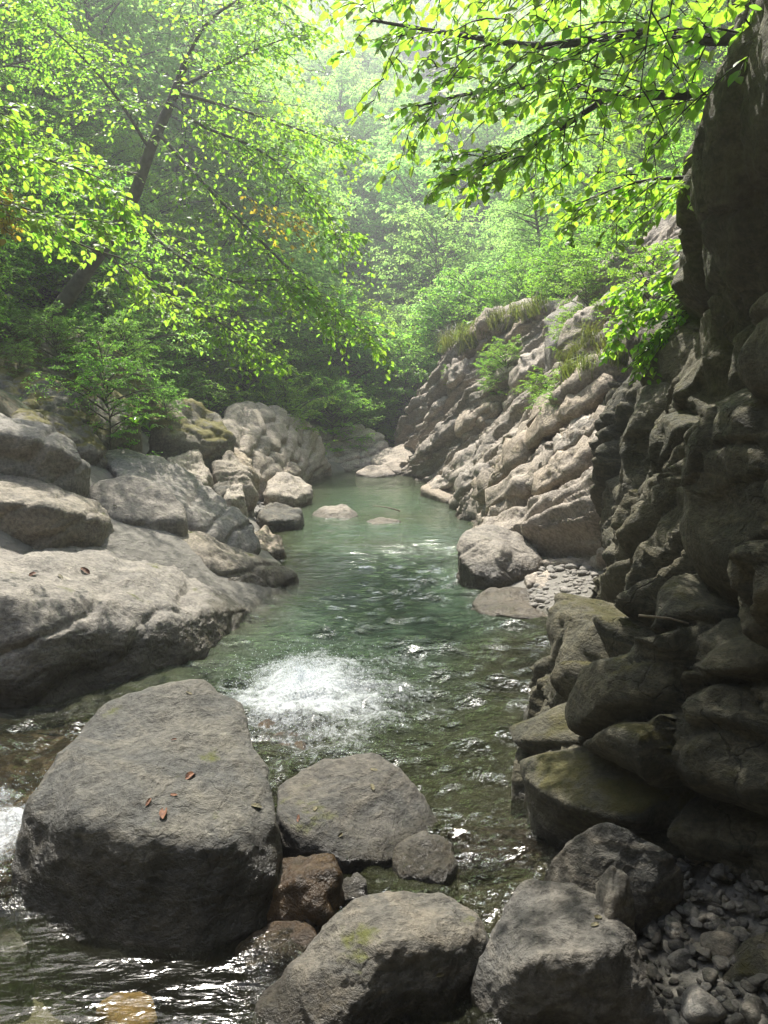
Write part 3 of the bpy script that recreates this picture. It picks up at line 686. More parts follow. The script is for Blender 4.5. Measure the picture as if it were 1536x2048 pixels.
bch = [('oval pale cobble behind the big angular boulder', [(1068, 1090, 11.6), (1100, 1075, 11.9), (1130, 1095, 11.6), (1100, 1112, 11.2)]),
       ('rounded pale rock between the beach slab and the big angular boulder', [(1060, 1160, 9.9), (1100, 1130, 10.4), (1150, 1140, 10.3), (1145, 1175, 9.7), (1080, 1178, 9.5)]),
       ('grey rock sitting on pebbles by the foot of the cliff', [(1120, 1130, 10.9), (1150, 1112, 11.2), (1180, 1130, 10.9), (1150, 1145, 10.5)]),
       ('small pale stone propping the big angular boulder', [(1050, 1150, 9.9), (1072, 1140, 10.1), (1080, 1165, 9.8), (1055, 1170, 9.6)]),
       ('rounded rock at the waterline behind the pale ridged boulder', [(970, 1030, 14.6), (1000, 1010, 15), (1040, 1022, 14.8), (1030, 1042, 14.0), (985, 1046, 13.8)])]
for i, (lb, pp) in enumerate(bch):
    rock('rock', lb, 'rock', UY(pp), 'pale' if i != 2 else 'slab', base=0.0 if i < 4 else -0.3, sub=4, eps=0.1, amp=0.06, seed=70 + i)
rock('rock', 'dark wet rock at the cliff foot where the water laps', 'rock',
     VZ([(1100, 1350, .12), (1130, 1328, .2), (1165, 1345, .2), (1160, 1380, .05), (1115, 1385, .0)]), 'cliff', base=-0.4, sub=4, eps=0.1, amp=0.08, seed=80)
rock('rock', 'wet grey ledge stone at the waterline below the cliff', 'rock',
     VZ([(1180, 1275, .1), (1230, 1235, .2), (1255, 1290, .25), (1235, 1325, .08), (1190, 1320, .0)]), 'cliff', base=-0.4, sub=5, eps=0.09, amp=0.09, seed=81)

# ------------------------------------------------------------------ lit strata slope on the right
nu, nv = 430, 230
ys = np.linspace(8.8, 30.0, nu); vs = np.linspace(0, 1, nv)
YS, VS = np.meshgrid(ys, vs, indexing='ij'); y_ = YS.ravel(); v_ = VS.ravel()
ztop = np.interp(y_, [11, 14, 17, 20, 24, 26.5, 28.5, 30], [6.2, 6.0, 5.6, 5.2, 4.9, 4.0, 2.6, 1.6])
zz = -0.6 + (ztop + 0.6) * v_
xx = xr(y_) - 0.35 + np.where(y_ < 14, (14 - y_) * 0.32, 0) + np.maximum(zz, -0.2) * np.interp(y_, [11, 16, 24, 30], [0.62, 0.60, 0.42, 0.4]) + 2.2 * np.clip((v_ - 0.93) / 0.07, 0, 1) ** 2
zz = zz - 0.0
PS = np.stack([xx, y_, zz], 1); FS = grid_faces(nu, nv)
def rib(q, seed, per):
    t = q / per; f = t - np.floor(t)
    lay = _h(np.floor(t), np.floor(t) * 0, np.floor(t) * 0, seed) % 997 / 997
    lay2 = _h(np.floor(t) + 1, np.floor(t) * 0, np.floor(t) * 0, seed) % 997 / 997
    return (lay * (1 - sstep(0.86, 1.0, f)) + lay2 * sstep(0.86, 1.0, f)) + 0.22 * np.sin(np.clip(f / 0.9, 0, 1) * math.pi) + 0.25 * f, lay
wp = fbm(PS * 0.35, 3, 201) * 0.9
q = y_ + 1.75 * zz + wp
along = (zz * 1.0 - 0.45 * y_)
r1, l1 = rib(q, 5, 1.9); r2, l2 = rib(q + 0.3, 9, 0.62)
qj = np.stack([q / 1.1, along / 2.2 + l1 * 7, xx * 0 + 0.5], 1) + 0.15 * np.stack([noise(PS * 1.3, 1), noise(PS * 1.3, 2), noise(PS * 1.3, 3)], 1)
f1, f2, cc = worley(qj, 15)
ej = np.clip(f2 - f1, 0, 0.4) / 0.4
dS = 0.62 * (r1 - 0.6) + 0.20 * (r2 - 0.5) + 0.24 * (np.clip(ej * 2.2, 0, 1) - 0.6) * (0.4 + cc) + 0.16 * fbm(PS * 0.9, 4, 205) + 0.09 * ridged(PS * 2.2, 5, 206) + 0.015 * fbm(PS * 9, 3, 207)
nS = vnormals(PS, FS); nS = nS * np.where(nS[:, 0:1] > 0, -1, 1)
PS2 = PS + nS * dS[:, None]
slope = link('rock_slope', mesh_np('rock_slope', PS2, FS), M['pale'])
tag(slope, 'pale sunlit rock slope of steep tilted layers rising from the pool to the shrubs', 'rock slope')
BS = BVHTree.FromPolygons([tuple(p) for p in PS2.tolist()], FS.tolist())
ROCKS.append((slope, BS))
ROCKS.append((wall, BVHTree.FromPolygons([tuple(p) for p in PW2.tolist()], FW.tolist())))
bm_ = None

# loose layers lying on the slope: parts of it
for i in range(34):
    px, py = random.uniform(870, 1230), random.uniform(620, 980)
    hit = BS.ray_cast(Vector((0, 0, HC)), Vector(ray(px, py)))
    if hit[0] is None or hit[0].z < 0.5: continue
    c = np.array(hit[0]); L = random.uniform(0.5, 1.3); Wd = random.uniform(0.15, 0.45); H = random.uniform(0.10, 0.22)
    ax = np.array([0.42, -0.78, 0.46]); ax /= np.linalg.norm(ax)
    nn = np.array([-0.85, -0.25, 0.45]); nn -= ax * (nn @ ax); nn /= np.linalg.norm(nn); sd_ = np.cross(ax, nn)
    pts = []
    for s in (-1, 1):
        for a_ in (-1, 1):
            for b_ in (-1, 1):
                pts.append(c + ax * L * s * random.uniform(.7, 1) + sd_ * Wd * a_ * random.uniform(.6, 1) + nn * H * b_ * random.uniform(.7, 1))
    rock('rock_layer', None, None, pts, 'pale', base=None, parent=slope, ray_ok=False, sub=4, eps=0.015, amp=0.17, seed=300 + i, crack=0.01)

rock('rock', 'big grey angular block perched on the rim of the tilted pale strata', 'rock',
     UY([(1088, 640, 17.2), (1120, 608, 17.8), (1195, 566, 18.2), (1232, 572, 17.6), (1165, 650, 16.6), (1105, 695, 16.4)]), 'slab', base=3.0, sub=5, eps=0.04, amp=0.07, seed=92, fine=0.012)

# ------------------------------------------------------------------ knobs of the dark cliff: shared shapes, parts of it
knobs = []
for i in range(8):
    r_ = np.random.default_rng(500 + i)
    pts = r_.normal(size=(14, 3)); pts /= np.linalg.norm(pts, axis=1, keepdims=True); pts *= np.array([1, 1, 1]) * r_.uniform(0.8, 1.1, (14, 1))
    P, F = rock_shape(pts[:11], sub=5, eps=0.05, amp=0.14, seed=510 + i, crack=0.05, fine=0.03)
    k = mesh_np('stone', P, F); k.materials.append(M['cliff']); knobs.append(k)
WB = ROCKS[-1][1]
big = [(1460, 1150, .40, .34), (1290, 1420, .26, .30), (1120, 1450, .12, .1), (1085, 1560, .16, .26), (1440, 800, .3, .35), (1500, 700, .3, .4), (1250, 1540, .20, .22), (1390, 1560, .22, .2), (1180, 1600, .14, .2), (1230, 850, .3, .4), (1360, 760, .3, .3), (1300, 1050, .25, .3), (1420, 1000, .25, .3)]
n_k = 0
for i in range(85):
    if i < len(big): px, py, s, s2 = big[i]
    else:
        px, py = random.uniform(1060, 1536), random.uniform(900, 1700); s = random.uniform(0.07, 0.17); s2 = s * random.uniform(0.8, 1.7)
    hit = WB.ray_cast(Vector((0, 0, HC)), Vector(ray(px, py)))
    if hit[0] is None or hit[0].y > 12: continue
    c = hit[0]
    if i >= len(big): s *= min(c.y / 5, 1.6); s2 *= min(c.y / 5, 1.6)
    o = link('stone', knobs[i % 8], parent=wall)
    o.location = (c.x + s * 0.5, c.y, c.z - s * 0.1)
    o.rotation_euler = (0.55 + random.uniform(-.3, .3), random.uniform(-.3, .3), random.uniform(-.5, .5))
    o.scale = (s * 0.8, s, s2); n_k += 1

# ------------------------------------------------------------------ water
wxs = np.concatenate([np.linspace(-5.2, -3.2, 14)[:-1], np.linspace(-3.2, 2.6, 250), np.linspace(2.6, 4.0, 10)[1:]])
wys = 1.0 + (np.exp(np.linspace(0, 2.1, 470)) - 1) / (math.exp(2.1) - 1) * 28.5
XX, YY = np.meshgrid(wxs, wys, indexing='ij'); x_ = XX.ravel(); y_ = YY.ravel()
FC = V(600, 1400, 0)
df = np.sqrt(((x_ - FC[0] - 0.1) / 0.8) ** 2 + ((y_ - FC[1] - 0.1) / 1.15) ** 2)
foam = 0.84 * np.exp(-(df * (1 + 0.45 * fbm(np.stack([x_, y_, x_ * 0], 1) * 1.7, 3, 66))) ** 2 * 0.75)
ch = sstep(-1.45, -1.9, x_) * sstep(5.9, 5.3, y_) * sstep(3.3, 3.9, y_)
foam = np.maximum(foam, ch * (0.10 + 0.42 * sstep(5.0, 4.0, y_) + 0.35 * fbm(np.stack([x_ * 4, y_ * 1.1, x_ * 0], 1), 3, 67)))
fall = np.exp(-(((x_ - V(590, 1490, 0)[0]) / 0.35) ** 2 + ((y_ - 5.3) / 0.3) ** 2))
foam = np.maximum(foam, 0.42 * fall)
foam = np.maximum(foam, 0.33 * np.exp(-((np.sqrt(((x_ - FC[0]) / 1.0) ** 2 + ((y_ - FC[1]) / 1.6) ** 2) - 1.0) / 0.3) ** 2) * (y_ > FC[1] - .3))
dist = np.sqrt((x_ - FC[0]) ** 2 + ((y_ - FC[1]) * 0.8) ** 2)
turb = np.clip(0.85 * np.exp(-(dist / 2.6) ** 2) + 0.9 * sstep(6.5, 4.6, y_) * sstep(-0.7, 0.0, x_) + ch + 0.6 * sstep(-1.0, 0.3, x_) * sstep(15, 10, y_) + 0.10, 0.06, 1)
calm = sstep(3.7, 3.3, y_) * sstep(-0.35, -0.75, x_)
turb = turb * (1 - 0.85 * calm); foam = foam * (1 - calm)
P2 = np.stack([x_, y_, x_ * 0], 1)
wv = np.clip(turb, 0.05, 1)
wav = 0.022 * turb * np.sin(dist * 9.0 + 2.2 * noise(P2 * 1.2, 4)) * np.exp(-dist / 3.2)
for k_, (ang, wl, am) in enumerate(((1.45, 0.62, 0.020), (1.75, 0.43, 0.016), (1.25, 0.36, 0.013), (1.6, 0.27, 0.010), (0.9, 0.5, 0.010), (2.2, 0.33, 0.009))):
    ph = (x_ * math.cos(ang) + y_ * math.sin(ang)) * 6.283 / wl + 5.0 * fbm(P2 * np.array([0.9, 1.3, 1]) + k_ * 9, 2, 410 + k_)
    env = sstep(-0.25, 0.35, fbm(P2 * np.array([0.8, 1.6, 1]) + 50 + k_ * 7, 2, 420 + k_))
    wav += 2.3 * am * wv * env * (1 - 2 * np.abs(np.sin(ph / 2))) * np.interp(y_, [5, 8, 14, 20], [1, 1, 1.2, 0.8])
wav += (0.006 + 0.03 * turb) * fbm(P2 * np.array([1.6, 3.2, 1]), 4, 401)
wav += 0.06 * turb * sstep(6.8, 5.2, y_) * ridged(P2 * np.array([4.5, 7, 1]), 3, 403)
wav += foam * (0.03 * np.exp(-df ** 2 * 1.5) + 0.05 * ridged(P2 * 7, 3, 405))
wz_ = wav + 0.10 * ch
bedz = Tz(x_, y_)
dep = np.clip(wz_ - bedz, 0.02, 2)
# shallows over the sunken rocks and the sandy shelf below the cliff
def blob(px, py, rx, ry, k):
    c = V(px, py, 0)
    global dep
    dep = dep * (1 - k * np.exp(-((x_ - c[0]) / rx) ** 2 - ((y_ - c[1]) / ry) ** 2))
blob(1080, 1320, 0.7, 1.0, 0.8); blob(760, 1085, 0.9, 0.9, 0.45); blob(780, 1035, 1.2, 1.0, 0.45); blob(560, 1000, 1.0, 2.0, 0.6)
blob(60, 1560, 1.0, 1.4, 0.95); blob(560, 1470, 0.4, 0.4, 0.85); blob(1020, 1690, 0.45, 0.4, 0.8); blob(560, 1900, 0.5, 0.3, 0.8); blob(240, 2020, 0.4, 0.3, 0.8)
dep = dep * (0.12 + 0.88 * sstep(3.9, 5.0, y_ + 1.5 * sstep(-0.6, 0.4, x_) + 0.25 * noise(P2, 8)))
wm = mesh_np('stream_water', np.stack([x_, y_, wz_], 1), grid_faces(len(wxs), len(wys)))
attr(wm, 'depth', dep); attr(wm, 'foam', foam); attr(wm, 'turb', turb)
tag(link('stream_water', wm, M['water']), kind='structure')

# spray over the foam
nd = 4200
v0, f0 = ico(1)
rr = np.abs(rng.normal(0, 0.45, nd)); th = rng.uniform(0, 2 * math.pi, nd)
px_ = FC[0] + rr * np.cos(th) * 0.9; py_ = FC[1] + 0.1 + rr * np.sin(th) * 1.3
hz = 0.06 + np.abs(rng.normal(0, 0.07, nd)) * np.exp(-(rr / 0.5) ** 2) + 0.07 * np.exp(-(rr / 0.4) ** 2)
n2 = 1200
qx = rng.uniform(-2.35, -1.55, n2); qy = rng.uniform(3.6, 4.7, n2); qz = 0.06 + np.abs(rng.normal(0, 0.045, n2))
cx = np.concatenate([px_, qx]); cyy = np.concatenate([py_, qy]); cz = np.concatenate([hz, qz])
sz = rng.uniform(0.0015, 0.0045, nd + n2)
VV = (v0[None] * sz[:, None, None] + np.stack([cx, cyy, cz], 1)[:, None]).reshape(-1, 3)
FF = (f0[None] + (np.arange(nd + n2) * len(v0))[:, None, None]).reshape(-1, 3)
o = link('water_spray', mesh_np('water_spray', VV, FF), M['spray'])
tag(o, 'white spray of droplets leaping over the foaming water', 'spray', kind='stuff')

# ------------------------------------------------------------------ plants: branches, twigs and leaves
def tube(polys, sides):
    Vs = []; Fs = []; off = 0
    ang = np.linspace(0, 2 * math.pi, sides, endpoint=False)
    for pts, r0, r1 in polys:
        pts = np.asarray(pts); k = len(pts)
        tg = np.gradient(pts, axis=0); tg /= (np.linalg.norm(tg, axis=1, keepdims=True) + 1e-9)
        ref = np.where(np.abs(tg[:, 2:3]) > 0.9, np.array([[1.0, 0, 0]]), np.array([[0, 0, 1.0]]))
        a = np.cross(tg, ref); a /= (np.linalg.norm(a, axis=1, keepdims=True) + 1e-9); b = np.cross(tg, a)
        r = np.linspace(r0, r1, k)[:, None, None]
        ring = pts[:, None] + r * (np.cos(ang)[None, :, None] * a[:, None] + np.sin(ang)[None, :, None] * b[:, None])
        Vs.append(ring.reshape(-1, 3))
        i = np.arange(k * sides).reshape(k, sides) + off
        j = np.roll(i, -1, axis=1)
        Fs.append(np.stack([i[:-1].ravel(), j[:-1].ravel(), j[1:].ravel(), i[1:].ravel()], 1)); off += k * sides
    return np.concatenate(Vs), np.concatenate(Fs)
LEAF_LO = (np.array([[0, 0, 0], [0.45, -0.34, 0.06], [1, 0, -0.08], [0.45, 0.34, 0.06]], float), np.array([[0, 1, 2], [0, 2, 3]]))
LEAF_HI = (np.array([[0, 0, 0], [0.16, -0.20, 0.035], [0.42, -0.335, 0.06], [0.72, -0.235, 0.02], [1.0, 0, -0.10], [0.72, 0.235, 0.02], [0.42, 0.335, 0.06], [0.16, 0.20, 0.035], [0.4, 0, 0.0], [0.72, 0, -0.03]], float),
           np.array([[0, 1, 8], [1, 2, 8], [2, 9, 8], [2, 3, 9], [3, 4, 9], [4, 5, 9], [5, 6, 9], [6, 8, 9], [6, 7, 8], [7, 0, 8]]))
def leaves_mesh(name, L, shape):
    pos, dr, nm, size = L
    lv, lf = shape
    dr = dr / (np.linalg.norm(dr, axis=1, keepdims=True) + 1e-9)
    sd_ = np.cross(nm, dr); sd_ /= (np.linalg.norm(sd_, axis=1, keepdims=True) + 1e-9); n_ = np.cross(dr, sd_)
    W = pos[:, None] + size[:, None, None] * (lv[None, :, 0:1] * dr[:, None] + lv[None, :, 1:2] * sd_[:, None] + lv[None, :, 2:3] * n_[:, None])
    F = (lf[None] + (np.arange(len(pos)) * len(lv))[:, None, None]).reshape(-1, 3)
    me = mesh_np(name, W.reshape(-1, 3), F, smooth=False)
    attr(me, 'rnd', np.repeat(rng.uniform(0, 1, len(pos)), len(lv)))
    return me
class Plant:
    def __init__(s, seed): s.r = np.random.default_rng(seed); s.big = []; s.tw = []; s.pos = []; s.dir = []; s.nrm = []; s.siz = []; s.bid = []
    def leafy_twig(s, p, d, length, n, size, droop):
        r = s.r; k = 5
        t = np.linspace(0, 1, k)[:, None]
        pts = p + d * length * t + np.array([0, 0, -1.0]) * droop * length * t ** 2
        s.tw.append((pts, 0.004 * (1 + length), 0.0012))
        u = (np.arange(n) + r.uniform(0.2, 0.8, n)) / n
        P = p + d * length * u[:, None] + np.array([0, 0, -1.0]) * (droop * length * u ** 2)[:, None]
        tg = d - np.array([0, 0, 1.0]) * (2 * droop * u)[:, None]
        up = np.array([0, 0, 1.0]) + r.normal(0, 0.38, (n, 3))
        sd_ = np.cross(up, tg); sd_ /= (np.linalg.norm(sd_, axis=1, keepdims=True) + 1e-9)
        sg = np.where(np.arange(n) % 2 == 0, 1, -1)[:, None]
        dd = tg * 0.75 + sd_ * sg * r.uniform(0.5, 1.0, (n, 1)) + np.array([0, 0, -0.25]) + r.normal(0, 0.15, (n, 3))
        s.pos.append(P); s.dir.append(dd); s.nrm.append(up); s.siz.append(size * r.uniform(0.6, 1.15, n)); s.bid.append(np.full(n, len(s.big) - 1))
    def branch(s, pts, r0, r1, n_tw, tw_len, n_sub, n_leaf, size, droop=0.25, t0=0.15, flat=0.35):
        r = s.r; pts = np.asarray(pts, float)
        s.big.append((pts, r0, r1))
        seg = np.linspace(0, 1, len(pts))
        for i in range(n_tw):
            t = t0 + (1 - t0) * (i + r.uniform(0, 1)) / n_tw
            p = np.array([np.interp(t, seg, pts[:, k]) for k in range(3)])
            t2 = min(t + 0.08, 1.0); t1 = t2 - 0.08
            tg = np.array([np.interp(t2, seg, pts[:, k]) - np.interp(t1, seg, pts[:, k]) for k in range(3)]); tg /= np.linalg.norm(tg) + 1e-9
            side = np.cross(tg, [0, 0, 1.0]); side /= np.linalg.norm(side) + 1e-9
            sg = 1 if i % 2 else -1
            d = tg * r.uniform(0.4, 0.9) + side * sg * r.uniform(0.5, 1.0) + np.array([0, 0, r.normal(0, flat)])
            d /= np.linalg.norm(d)
            L = tw_len * (1.1 - 0.6 * t) * r.uniform(0.6, 1.25)
            s.leafy_twig(p, d, L, n_leaf, size, droop)
            for j in range(n_sub):
                u = (j + r.uniform(0.2, 0.9)) / n_sub
                q = p + d * L * u + np.array([0, 0, -droop * L * u * u])
                sd2 = np.cross(d, [0, 0, 1.0]); sd2 /= np.linalg.norm(sd2) + 1e-9
                d2 = d * 0.7 + sd2 * (1 if j % 2 else -1) * r.uniform(0.5, 1) + np.array([0, 0, r.normal(0, flat * 0.8)]); d2 /= np.linalg.norm(d2)
                s.leafy_twig(q, d2, L * r.uniform(0.3, 0.6), max(3, int(n_leaf * 0.6)), size, droop)
    def leaves(s):
        return [np.concatenate(a) for a in (s.pos, s.dir, s.nrm, s.siz)]
def bez(pts, n=9):
    pts = np.asarray(pts, float); k = len(pts)
    t = np.linspace(0, k - 1, n); out = []
    for q in t:
        i = min(int(q), k - 2); f = q - i
        p0, p1, p2, p3 = pts[max(i - 1, 0)], pts[i], pts[i + 1], pts[min(i + 2, k - 1)]
        out.append(0.5 * ((2 * p1) + (p2 - p0) * f + (2 * p0 - 5 * p1 + 4 * p2 - p3) * f * f + (3 * p1 - p0 - 3 * p2 + p3) * f ** 3))
    return np.array(out)
def make_tree(seed, H, R, base_f, nb, tw, sub, nl, size, lean=(0, 0), spread=1.0, droop=0.2):
    pl = Plant(seed); r = pl.r
    tr = bez([(0, 0, -0.5), (lean[0] * 0.15 + r.normal(0, .12), lean[1] * 0.15 + r.normal(0, .12), H * 0.33), (lean[0] * 0.5, lean[1] * 0.5, H * 0.66), (lean[0], lean[1], H)], 12)
    seg = np.linspace(0, 1, 12)
    for i in range(nb):
        t = base_f + (0.99 - base_f) * (i + r.uniform(0, 1)) / nb
        p = np.array([np.interp(t, seg, tr[:, k]) for k in range(3)])
        az = i * 2.4 + r.uniform(-0.5, 0.5)
        u = (t - base_f) / (1 - base_f)
        L = R * (0.35 + 0.75 * math.sin(math.pi * min(0.15 + 0.8 * u, 1)) ) * r.uniform(0.65, 1.2)
        rise = (0.15 + 0.65 * u) * r.uniform(0.5, 1.3) * spread
        d = np.array([math.cos(az), math.sin(az), 0])
        e = p + d * L + np.array([0, 0, L * rise * 0.7])
        m1 = p + d * L * 0.5 + np.array([0, 0, L * rise * 0.55])
        pl.branch(bez([p, m1, e], 6), 0.012 * L + 0.008, 0.005, tw, L * 0.45, sub, nl, size, droop, t0=0.2)
    return tr, pl
def tree_meshes(name, seed, H, R, base_f, nb, tw, sub, nl, size, r0=0.12, twigs=True, mat='leaf', **kw):
    tr, pl = make_tree(seed, H, R, base_f, nb, tw, sub, nl, size, **kw)
    tv, tf = tube([(tr, r0, r0 * 0.15)], 8)
    trunk = mesh_np('trunk', tv, tf); trunk.materials.append(M['bark'])
    bv, bf = tube(pl.big, 5)
    if twigs:
        v2, f2 = tube([q for q in pl.tw if len(q[0])], 3); bf = np.concatenate([bf, f2 + len(bv)]); bv = np.concatenate([bv, v2])
    br = mesh_np('branches', bv, bf); br.materials.append(M['bark'])
    L = pl.leaves()
    cr = leaves_mesh('crown', L, LEAF_LO); cr.materials.append(M[mat])
    return trunk, br, cr
TINT = {'leaf': 'mid green', 'leaf2': 'bright yellow-green', 'leafd': 'deep green', 'leaff': 'pale green', None: 'mid green'}
def place_tree(kind, loc, sc, rz, label, group, cat='tree', name='broadleaf_tree', mat=None, with_trunk=True, tiltx=0, tilty=0):
    sz_ = 'small' if sc < 0.62 else 'medium' if sc < 0.95 else 'large'
    label0 = label; label = label.replace('@', sz_ + ' ' + TINT.get(mat, 'mid green')); group = sz_ + ' ' + TINT.get(mat, 'mid green') + ' ' + group if '@' in label0 else group
    e = empty(name, loc, label, cat, group)
    e.rotation_euler = (tiltx, tilty, rz); e.scale = (sc, sc, sc)
    trunk, br, cr = kind
    if with_trunk: link('trunk', trunk, parent=e)
    link('branches', br, parent=e)
    c = link('crown', cr, parent=e)
    if mat:
        c.material_slots[0].link = 'OBJECT'; c.material_slots[0].material = M[mat]
    return e
# kinds: H R base nb tw sub nl size
KA = [tree_meshes('a%d' % i, 1000 + i, 8.5, 2.9, 0.12, 60, 10, 5, 10, 0.088, r0=0.11) for i in range(3)]
KS = [tree_meshes('s%d' % i, 1100 + i, 2.2, 1.35, 0.03, 34, 9, 4, 9, 0.07, r0=0.025, spread=1.3) for i in range(2)]
KF = [tree_meshes('f%d' % i, 1200 + i, 11, 3.6, 0.08, 70, 9, 4, 8, 0.20, r0=0.16, twigs=False) for i in range(3)]
KC = [tree_meshes('c%d' % i, 1300 + i, 14, 2.6, 0.06, 70, 9, 2, 8, 0.24, r0=0.16, twigs=False, mat='needle', spread=-0.5, droop=0.25) for i in range(1)]

def ground_z(x, y): return float(Tz(np.array([x]), np.array([y]))[0])
R_ = random.Random(11)
# left wooded slope
n_l = 0
spots = []
def ok(x, y, dmin): return all((x - a) ** 2 + (y - b) ** 2 > dmin ** 2 for a, b in spots)
tries = 0
while n_l < 78 and tries < 6000:
    tries += 1
    y = R_.uniform(13, 60) if n_l > 18 else R_.uniform(14, 26); dl = R_.uniform(5.5, 26) if n_l > 18 else R_.uniform(5.6, 12)
    if y > 24: dl = R_.uniform(4.5 if y < 38 else 2.2, 26)
    x = float(xl(y)) - dl
    if x < -0.62 * y - 6: continue
    if not ok(x, y, 2.0 if n_l < 19 else 2.8): continue
    spots.append((x, y)); far = y > 26
    k = (KF if far else KA)[R_.randrange(3)]
    place_tree(k, (x, y, ground_z(x, y) - 0.1), R_.uniform(0.85, 1.15) * min(1.1, max(0.4, dl / 8.5)), R_.uniform(0, 6.28), '@ tree in the dense wood on the slope above the slabs' if not far else '@ tree in the wood beyond the pool head, slab side',
               'trees on the slab-side slope' if not far else 'far trees on the slab-side slope', tilty=R_.uniform(0.0, 0.22), mat='leaff' if far else R_.choice(['leaf', 'leaf2']))
    n_l += 1
n_r = 0; tries = 0
while n_r < 52 and tries < 4000:
    tries += 1
    y = R_.uniform(10, 62); dr = R_.uniform(4.6, 24)
    if y > 31: dr = R_.uniform(4.0 if y < 38 else 2.0, 24)
    x = float(xr(y)) + dr
    if y < 14: x = max(x, float(xwall(np.array([y]), np.array([6.0]))[0]) + 1.5)
    if x > 0.62 * y + 6 or not ok(x, y, 2.3): continue
    spots.append((x, y)); far = y > 26
    k = (KF if far else KA)[R_.randrange(3)]
    place_tree(k, (x, y, ground_z(x, y) - 0.1), R_.uniform(0.85, 1.15) * min(1.1, max(0.38, dr / 11)), R_.uniform(0, 6.28), '@ tree above the tilted pale strata' if not far else '@ tree in the wood beyond the pool head, strata side',
               'trees above the strata' if not far else 'far trees on the strata-side slope', tilty=-R_.uniform(0.0, 0.15), mat='leaf2' if not far else 'leaff')
    n_r += 1
n_b = 0; tries = 0
while n_b < 260 and tries < 14000:
    tries += 1
    y = 46 + 110 * R_.random() ** 1.3; x = R_.uniform(-0.45 * y, 0.5 * y)
    if not ok(x, y, 3.3): continue
    spots.append((x, y))
    con = abs(x - 0.05 * y) < 0.028 * y and R_.random() < 0.8
    z = ground_z(x, y) - 0.2
    if con: place_tree(KC[0], (x, y, z), R_.uniform(0.7, 1.15), R_.uniform(0, 6.28), 'dark bluish conifer on the far mountainside at the end of the gorge', 'conifers on the far mountainside', name='conifer_tree')
    else: place_tree(KF[R_.randrange(3)], (x, y, z), R_.uniform(0.9, 1.35), R_.uniform(0, 6.28), 'distant @ broadleaf tree on the far mountainside', 'broadleaf trees on the far mountainside', mat='leaff')
    n_b += 1
# shrubs along the rims
def shrub(x, y, sc, label, group, mat='leaf', z=None):
    place_tree(KS[R_.randrange(2)], (x, y, (ground_z(x, y) if z is None else z) - 0.12), sc, R_.uniform(0, 6.28), label, group, cat='shrub', name='shrub', mat=mat, with_trunk=True)
for i in range(60):
    y = R_.uniform(12, 32); x = float(xl(y)) - R_.uniform(5.2 if y < 18 else 2.6 if y < 24 else 1.2, 8.5) + (0.8 if y > 20 else 0)
    shrub(x, y, R_.uniform(0.6, 1.2), '@ dense shrub at the edge of the wood above the slabs', 'shrubs on the slab side', R_.choice(['leaf', 'leaf2', 'leaf2']))
for i in range(34):
    y = R_.uniform(17.5, 31); x = float(xl(y)) - R_.uniform(3.4, 8.0)
    shrub(x, y, R_.uniform(1.1, 1.9), '@ spreading shrub hanging over the banded bedrock below the wood', 'spreading shrubs above the banded bedrock', R_.choice(['leaf', 'leaf2', 'leaff']))
for i in range(30):
    y = R_.uniform(31.5, 42); x = R_.uniform(-7, 4.5)
    shrub(x, y, R_.uniform(1.2, 2.2), '@ rounded shrub filling the gap behind the pool head', 'shrubs behind the pool head', R_.choice(['leaff', 'leaf', 'leaf2']))
for i in range(30):
    px, py = R_.uniform(850, 1260), 0
    y = R_.uniform(13.5, 29); x = float(xr(y)) + R_.uniform(2.7, 5.5)
    shrub(x, y, R_.uniform(0.45, 1.0), '@ shrub on the rim above the tilted pale strata', 'shrubs on the strata rim', R_.choice(['leaf2', 'leaf']))

